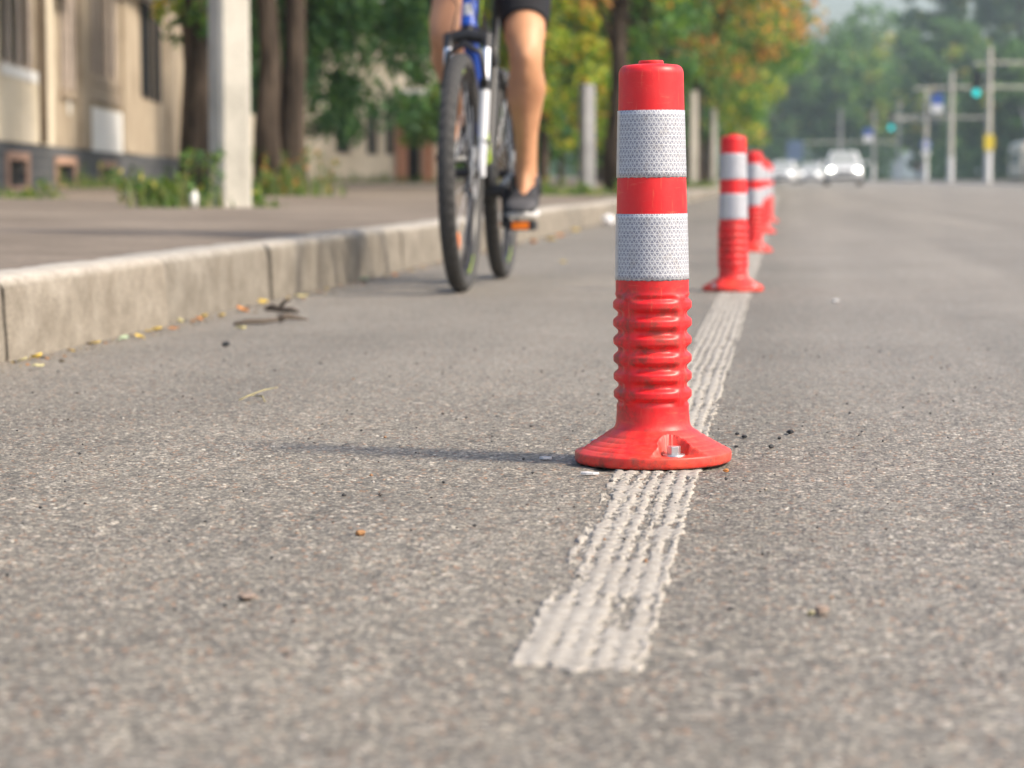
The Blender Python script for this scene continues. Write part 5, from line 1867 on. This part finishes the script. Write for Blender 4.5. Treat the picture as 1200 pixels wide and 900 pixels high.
MB().tube([(2.62, -0.08, ZP + 0.03), (2.62, -0.08, 6.9)], 0.05, 10).build('downpipe', M['winframe'], B1, True)

# pale house glimpsed behind the boughs
B2 = empty('pale_house', (-11.9, 60.0, float(sz(-11, 60)) - 0.02), R(24))
tag(B2, 'pale cream house with narrow windows and brick doorway seen under the boughs', 'building')
ops2 = [(0.75, 0.72, 1.15, 2.1), (1.55, 0.7, 1.85, 2.0), (2.05, 0.7, 2.3, 2.0), (2.62, 0.0, 2.98, 2.1)]
w = wall_with_openings(-4, 3.6, -0.1, 4.4, ops2, 0.3)
w.add([(3.6, 0, -0.1), (3.6, 9, -0.1), (3.6, 9, 4.4), (3.6, 0, 4.4)], [(0, 1, 2, 3)])
w.add([(-4, 0, -0.1), (-4, 9, -0.1), (-4, 9, 4.4), (-4, 0, 4.4)], [(0, 1, 2, 3)])
w.build('wall', M['stucco_cream'], B2)
for a, c, b, d in ops2[:3]:
    f = MB()
    for q in (((a, .12, c), (a + .05, .18, d)), ((b - .05, .12, c), (b, .18, d)), ((a + .05, .12, c), (b - .05, .18, c + .05)), ((a + .05, .12, d - .05), (b - .05, .18, d))):
        f.box(*q)
    fo = f.build('window', M['winframe'], B2)
    MB().box((a + .05, .14, c + .05), (b - .05, .15, d - .05)).build('pane', M['glass'], fo)
a, c, b, d = ops2[3]
MB().box((a, 0.2, 0), (b, 0.25, d)).build('door', M['dark'], B2)
bmesh_brick = MB().box((0, -0.06, 0), (0.30, 0.0, 0.10)).mesh('brick')
bmesh_brick.materials.append(M['brick'])
for row in range(19):
    for s, x in ((0, 2.30), (1, 3.0)):
        o = link('brick', bmesh_brick, None, B2)
        o.location = (x + (0.02 if row % 2 else 0), -0.004 - 0.004 * (row % 2), 0.005 + row * 0.112)
MB().box((2.2, -0.7, 2.2), (3.65, -0.07, 2.34)).build('door_canopy', M['white_paint'], B2)
rf = MB()
rf.add([(-4.3, -0.4, 4.4), (3.9, -0.4, 4.4), (3.9, 4.5, 6.6), (-4.3, 4.5, 6.6), (-4.3, 9.4, 4.4), (3.9, 9.4, 4.4), (-4.3, -0.4, 4.3), (3.9, -0.4, 4.3)], [(0, 1, 2, 3), (3, 2, 5, 4), (6, 7, 1, 0)])
rf.build('roof', M['concrete_grey'], B2)

# ------------------------------------------------------------------ poles, signals and signs on the right
def utility_pole(x, y, h, label, r0=0.17, lime=True, arms=(), mat='concrete'):
    z = float(gz(y)) + 0.13
    root = empty('utility_pole', (x, y, z))
    tag(root, label, 'pole', 'utility poles along the right side')
    MB().tube([(0, 0, -0.2), (0, 0, h * 0.5), (0, 0, h)], [r0, r0 * 0.82, r0 * 0.66], 14).build('shaft', M[mat], root, True, auto=True)
    if lime:
        MB().tube([(0, 0, 0.0), (0, 0, 1.75)], [r0 + 0.012, r0 * 0.95 + 0.012], 14).build('limewashed_foot', M['limewash'], root, True, auto=True)
    for zz, x0, x1 in arms:
        MB().tube([(x0, 0, zz), (0.0, 0, zz + 0.10), (x1, 0, zz)], [0.075, 0.085, 0.075], 8).build('arm', M['concrete'], root, True, auto=True)
    return root


utility_pole(11.75, 142.5, 7.75, 'nearest utility pole on the right with yellow band and double arms', 0.20, True, ((6.75, -0.9, 7.0), (5.35, -0.4, 7.0)))
utility_pole(11.85, 175.7, 7.85, 'second utility pole on the right with one long arm', 0.20, True, ((6.55, -2.6, 3.2),))
utility_pole(12.05, 209.9, 7.85, 'third utility pole on the right beside the blue sign', 0.20, True, ((5.3, -3.0, 5.0),))
utility_pole(11.2, 241.0, 7.8, 'fourth utility pole on the right by the far green signal', 0.20, True, ((5.75, -1.0, 4.5),), 'concrete_grey')
utility_pole(10.2, 280.0, 7.9, 'fifth utility pole on the right by the small blue sign', 0.20, True, ((4.2, -9.0, 3.0),), 'concrete_grey')
utility_pole(6.0, 262.0, 7.6, 'farthest thin grey pole above the white off-road car', 0.20, False, (), 'concrete_grey')


def signal(x, y, z, label, s=1.0):
    root = empty('traffic_light', (x, y, z))
    tag(root, label, 'traffic light')
    MB().box((-0.20 * s, -0.12, -0.28 * s), (0.20 * s, 0.12, 1.05 * s)).build('housing', M['lamp_off'], root, bevel=0.03)
    for k, m in ((0, 'green_light'), (1, 'lamp_off'), (2, 'lamp_off')):
        zc = 0.38 * s * k
        q = MB()
        q.lathe([(0.0005, -0.165), (0.09 * s, -0.158), (0.165 * s, -0.135), (0.165 * s, -0.118), (0.0005, -0.118)], 24, (0, 0, zc), 'y')
        q.build('lens', M[m], root, True)
        h = MB()
        n = 12
        vs = []
        for j in range(n + 1):
            a = math.pi * j / n
            vs += [(0.185 * s * math.cos(a), -0.12, zc + 0.185 * s * math.sin(a)), (0.185 * s * math.cos(a), -0.32, zc + 0.185 * s * math.sin(a) - 0.02)]
        h.add(vs, [(2 * j, 2 * j + 1, 2 * j + 3, 2 * j + 2) for j in range(n)])
        h.build('visor', M['lamp_off'], root, True)
    MB().tube([(0.10 * s, 0.1, 0.7 * s), (0.85 * s, 0.1, 0.75 * s)], 0.035, 8).build('bracket', M['concrete_grey'], root)
    return root


signal(11.0, 142.3, 5.40, 'nearer traffic light showing green beside the nearest utility pole', 1.25)
signal(10.45, 240.8, 5.55, 'farther traffic light showing green beside the fourth utility pole', 1.6)


def sign(name, x, y, z, parts, label):
    root = empty(name, (x, y, z))
    tag(root, label, 'sign')
    for (pn, shape, mat, cx, cz, w, h, dy) in parts:
        mb = MB()
        if shape == 'round':
            mb.lathe([(0.0005, dy - 0.02), (w / 2, dy - 0.02), (w / 2, dy + 0.02), (0.0005, dy + 0.02)], 28, (cx, 0, cz), 'y')
        else:
            mb.box((cx - w / 2, dy - 0.02, cz - h / 2), (cx + w / 2, dy + 0.02, cz + h / 2))
        mb.build(pn, M[mat], root)
    return root


sign('road_sign', 12.95, 209.6, 6.4, [('upper_panel', 'box', 'sign_blue', 0, 0.85, 1.05, 0.95, 0), ('lower_panel', 'box', 'sign_white', 0, 0.05, 1.05, 0.62, 0), ('arm', 'box', 'concrete_grey', -0.5, 0.5, 1.2, 0.07, 0.06)],
     'blue over white rectangular road sign high beside the third utility pole')
sign('road_sign', 12.05, 209.5, 3.15, [('disc', 'round', 'sign_blue', 0, 0.25, 0.85, 0.85, -0.05), ('symbol', 'round', 'sign_white', 0, 0.25, 0.5, 0.5, -0.08), ('plate', 'box', 'sign_white', 0, -0.45, 0.7, 0.4, -0.05)],
     'round blue sign with pale centre low on the third utility pole')
sign('road_sign', 9.55, 279.5, 5.55, [('panel', 'box', 'sign_blue', 0, 0.35, 1.1, 0.8, 0), ('plate', 'box', 'sign_white', 0, -0.45, 1.0, 0.75, 0), ('arm', 'box', 'concrete_grey', 0.35, 0.1, 0.7, 0.07, 0.06)],
     'small blue and white sign on the fifth utility pole')
sign('yellow_plate', 11.78, 142.2, 2.45, [('plate', 'box', 'sign_yellow', 0, 0.1, 0.55, 0.85, -0.02)], 'yellow plate strapped round the nearest utility pole')
sign('road_sign', 1.2, 262.0, 3.0, [('panel', 'box', 'sign_dull', 0, 0.6, 1.7, 2.1, 0), ('post', 'box', 'concrete_grey', 0, -1.6, 0.12, 2.4, 0.05)], 'large dull blue sign standing above the leftmost two white cars')

# ------------------------------------------------------------------ cars
def car(name, label, loc, rz, L, W, H, suv, lamp, group):
    """x forward; body lofted from cross sections, cabin, glass, wheels, lamps"""
    root = empty(name, loc, rz)
    tag(root, label, 'car', group)
    hood = H * (0.60 if suv else 0.56)
    clear = 0.24 if suv else 0.17
    nose = H * 0.52
    st = [(-L / 2, hood * 0.93, 0.86, clear + 0.14), (-L / 2 + 0.10, hood * 1.0, 0.94, clear), (-L * 0.25, hood * 1.04, 1.0, clear), (0.0, hood * 1.03, 1.0, clear), (L * 0.20, hood * 1.0, 1.0, clear),
          (L * 0.36, hood * 0.97, 0.98, clear), (L / 2 - 0.12, nose * 0.98, 0.93, clear), (L / 2, nose * 0.82, 0.82, clear + 0.10)]
    n = 16
    vs, fs = [], []
    for x, zt, wf, zb in st:
        w = W / 2 * wf
        zc, hh = (zt + zb) / 2, (zt - zb) / 2
        for k in range(n):
            a = 2 * math.pi * (k + 0.5) / n
            ca, sa = math.cos(a), math.sin(a)
            vs.append((x, w * math.copysign(abs(ca) ** 0.38, ca), zc + hh * math.copysign(abs(sa) ** 0.45, sa)))
    for i in range(len(st) - 1):
        for k in range(n):
            fs.append((i * n + k, i * n + (k + 1) % n, (i + 1) * n + (k + 1) % n, (i + 1) * n + k))
    fs += [tuple(range(n)), tuple(range((len(st) - 1) * n, len(st) * n))]
    MB().add(vs, fs).build('body', M['car_white'], root, True, auto=True)
    x0, x1, x2, x3 = (-L / 2 + 0.12, -L / 2 + 0.45, L * 0.06, L * 0.23) if suv else (-L * 0.40, -L * 0.22, L * 0.03, L * 0.24)
    wb, wt = W / 2 * 0.93, W / 2 * 0.70
    zb, zt = hood * 0.99, H
    cab = [(x0, -wb, zb), (x0, wb, zb), (x3, wb, zb), (x3, -wb, zb), (x1, -wt, zt - 0.02), (x1, wt, zt - 0.02), (x2, wt, zt), (x2, -wt, zt)]
    MB().add(cab, [(0, 1, 2, 3), (4, 5, 6, 7), (0, 1, 5, 4), (1, 2, 6, 5), (2, 3, 7, 6), (3, 0, 4, 7)]).build('cabin', M['car_white'], root, bevel=0.09)
    def quad_in(a, b, c, d, m, off):
        a, b, c, d = map(Vector, (a, b, c, d))
        ce = (a + b + c + d) / 4
        nrm = (b - a).cross(d - a).normalized()
        if nrm.dot(ce - Vector((0, 0, H * 0.7))) < 0:
            nrm = -nrm
        q = [ce + (p - ce) * m + nrm * off for p in (a, b, c, d)]
        return MB().add(q + [p - nrm * 0.03 for p in q], [(0, 1, 2, 3), (7, 6, 5, 4), (0, 4, 5, 1), (1, 5, 6, 2), (2, 6, 7, 3), (3, 7, 4, 0)])
    quad_in(cab[2], cab[3], cab[7], cab[6], 0.86, 0.012).build('windscreen', M['car_glass'], root)
    quad_in(cab[0], cab[1], cab[5], cab[4], 0.82, 0.012).build('rear_window', M['car_glass'], root)
    quad_in(cab[0], cab[3], cab[7], cab[4], 0.80, 0.012).build('side_window', M['car_glass'], root)
    quad_in(cab[1], cab[2], cab[6], cab[5], 0.80, 0.012).build('side_window', M['car_glass'], root)
    rw = 0.36 if suv else 0.31
    for sx in (-0.31, 0.32):
        for s in (-1, 1):
            t = MB().lathe([(rw * 0.6, -0.10), (rw * 0.94, -0.11), (rw, -0.07), (rw, 0.07), (rw * 0.94, 0.11), (rw * 0.6, 0.10)], 28, (L * sx, s * (W / 2 - 0.13), rw), 'y', True).build('wheel', M['rubber'], root, True, auto=True)
            MB().lathe([(0.02, s * 0.115), (rw * 0.3, s * 0.122), (rw * 0.62, s * 0.105), (rw * 0.62, s * 0.08), (0.02, s * 0.08)], 20, (L * sx, s * (W / 2 - 0.13), rw), 'y', True).build('rim', M['alloy'], t)
    fx = L / 2
    for s in (-1, 1):
        hl = MB()
        hl.lathe([(0.0005, 0.02), (0.10, 0.012), (0.145, -0.02), (0.145, -0.10), (0.0005, -0.10)], 20, (fx - 0.03, s * W * 0.34, nose * 0.80), 'x')
        hl.build('headlight', lamp[0] if s < 0 else lamp[1], root, True)
        MB().box((L * 0.20, s * (W / 2 + 0.02), hood * 1.02), (L * 0.20 + 0.12, s * (W / 2 + 0.23), hood * 1.02 + 0.17)).build('mirror', M['car_white'], root, bevel=0.03)
        MB().box((-L / 2 - 0.012, s * W * 0.36 - 0.1, hood * 0.66), (-L / 2 + 0.06, s * W * 0.36 + 0.1, hood * 0.84)).build('tail_lamp', M['red'], root)
    MB().box((fx - 0.07, -W * 0.20, nose * 0.64), (fx + 0.006, W * 0.20, nose * 0.86)).build('grille', M['car_dark'], root)
    MB().box((fx - 0.10, -W * 0.36, clear + 0.05), (fx + 0.010, W * 0.36, clear + 0.20)).build('bumper_intake', M['car_dark'], root)
    MB().box((fx - 0.02, -0.26, clear + 0.24), (fx + 0.018, 0.26, clear + 0.35)).build('number_plate', M['sign_white'], root)
    return root


HLs, HLd = M['headlight'], M['headlight_dim']
GC = 'white cars on the far road'
car('car', 'white off-road car with bright headlights driving towards the camera', (2.95, 121.5, float(gz(121))), R(-90), 4.6, 1.86, 1.68, True, (HLs, HLs), GC)
car('car', 'leftmost low white car just right of the bollards', (0.05, 157, float(gz(157))), R(-97), 4.4, 1.80, 1.45, False, (HLd, HLd), GC)
car('car', 'white low car between the leftmost car and the off-road car', (2.1, 183, float(gz(183))), R(-94), 4.4, 1.80, 1.45, False, (HLd, HLd), GC)

# trolleybus cut by the right edge of the picture
TB = empty('trolleybus', (18.3, 178.0, float(gz(178)) + 0.14), R(-90))
tag(TB, 'cream trolleybus with dark lower front at the right edge', 'bus')
tb = MB()
prof = []
hw = 1.28
for y, z in ((-hw, 0.35), (-hw, 2.35), (-hw * 0.96, 2.62), (-hw * 0.80, 2.84), (-hw * 0.4, 2.95), (hw * 0.4, 2.95), (hw * 0.80, 2.84), (hw * 0.96, 2.62), (hw, 2.35), (hw, 0.35)):
    prof.append((y, z))
tb.prism(prof, -9.5, 1.0, 'x')
tb.build('body', M['bus_cream'], TB, auto=False)
MB().box((0.98, -hw * 0.9, 0.42), (1.04, hw * 0.9, 1.18)).build('front_panel', M['bus_grey'], TB)
MB().box((0.98, -hw * 0.86, 1.30), (1.03, -0.04, 2.15)).build('windscreen', M['car_glass'], TB)
MB().box((0.98, 0.04, 1.30), (1.03, hw * 0.86, 2.15)).build('windscreen', M['car_glass'], TB)
MB().box((0.98, -0.75, 2.26), (1.045, 0.75, 2.56)).build('destination_board', M['sign_yellow'], TB)
for k in range(6):
    MB().box((-0.1 - k * 1.5 - 1.2, -hw - 0.012, 1.25), (-0.1 - k * 1.5, -hw + 0.02, 2.15)).build('side_window', M['car_glass'], TB)
for x in (-1.2, -7.4):
    for s in (-1, 1):
        MB().lathe([(0.1, -0.13), (0.46, -0.13), (0.48, -0.08), (0.48, 0.08), (0.46, 0.13), (0.1, 0.13)], 24, (x, s * 1.12, 0.36), 'y', True).build('wheel', M['rubber'], TB, True, auto=True)
for y in (-0.35, 0.25):
    MB().tube([(-3.5, y, 2.95), (-3.4, y, 3.4), (-9.0, y * 1.1 - 0.1, 5.6)], [0.12, 0.09, 0.04], 8).build('trolley_pole', M['concrete_grey'], TB, True)

# one distant pedestrian
pp = {'pelvis': ((0, 0, 0.95), 0.13, 0.10), 'chest': ((0, 0, 1.32), 0.16, 0.11), 'neck': ((0, 0, 1.48), 0.055, 0.055), 'head': ((0.02, 0, 1.60), 0.075, 0.085), 'top': ((0.01, 0, 1.69), 0.05, 0.06)}
ee = [('pelvis', 'chest'), ('chest', 'neck'), ('neck', 'head'), ('head', 'top')]
for s, y in (('L', 1), ('R', -1)):
    pp['hip' + s] = ((0, 0.09 * y, 0.90), 0.09, 0.09)
    pp['knee' + s] = ((0.05 * y + 0.02, 0.09 * y, 0.50), 0.058, 0.06)
    pp['ank' + s] = ((0.06 * y - 0.02, 0.09 * y, 0.09), 0.04, 0.042)
    pp['toe' + s] = ((0.06 * y + 0.12, 0.10 * y, 0.035), 0.035, 0.035)
    pp['sh' + s] = ((0, 0.18 * y, 1.40), 0.06, 0.06)
    pp['el' + s] = ((-0.02, 0.24 * y, 1.12), 0.04, 0.042)
    pp['ha' + s] = ((0.06, 0.24 * y, 0.86), 0.028, 0.035)
    ee += [('pelvis', 'hip' + s), ('hip' + s, 'knee' + s), ('knee' + s, 'ank' + s), ('ank' + s, 'toe' + s), ('chest', 'sh' + s), ('sh' + s, 'el' + s), ('el' + s, 'ha' + s)]
ped = link('person', skin_body('person', pp, ee, 'pelvis', 1), M['skin'])
ped.location = (12.9, 236, float(gz(236)) + 0.13)
ped.rotation_euler = (0, 0, R(-90))
tag(ped, 'distant pedestrian in dull red top near the fourth utility pole', 'person')
cl = MB()
limb(cl, [(0, 0, 0.92), (0, 0, 1.1), (0, 0, 1.32), (0, 0, 1.44)], [0.16, 0.155, 0.185, 0.09], 14)
cl.build('jacket', M['cloth_red'], ped, True)
cl = MB()
for y in (1, -1):
    limb(cl, [(0, 0.08 * y, 0.98), (0, 0.09 * y, 0.9), (0.05 * y + 0.02, 0.09 * y, 0.50), (0.06 * y - 0.02, 0.09 * y, 0.12)], [0.12, 0.11, 0.08, 0.065], 12)
cl.build('trousers', M['denim'], ped, True)

# ------------------------------------------------------------------ haze: even pale air round everything
hz = MB().box((-905, -85, -1.2), (905, 1505, 44.0)).build('haze', None)
hm = bpy.data.materials.new('haze_air')
hm.use_nodes = True
hn = hm.node_tree.nodes
hn.clear()
ho = hn.new('ShaderNodeOutputMaterial')
pv = hn.new('ShaderNodeVolumePrincipled')
pv.inputs['Color'].default_value = (0.70, 0.86, 0.93, 1)
pv.inputs['Density'].default_value = 0.00055
pv.inputs['Anisotropy'].default_value = 0.2
hm.node_tree.links.new(pv.outputs[0], ho.inputs['Volume'])
hz.data.materials.append(hm)
tag(hz, 'pale even haze filling the street', 'haze', kind='stuff')
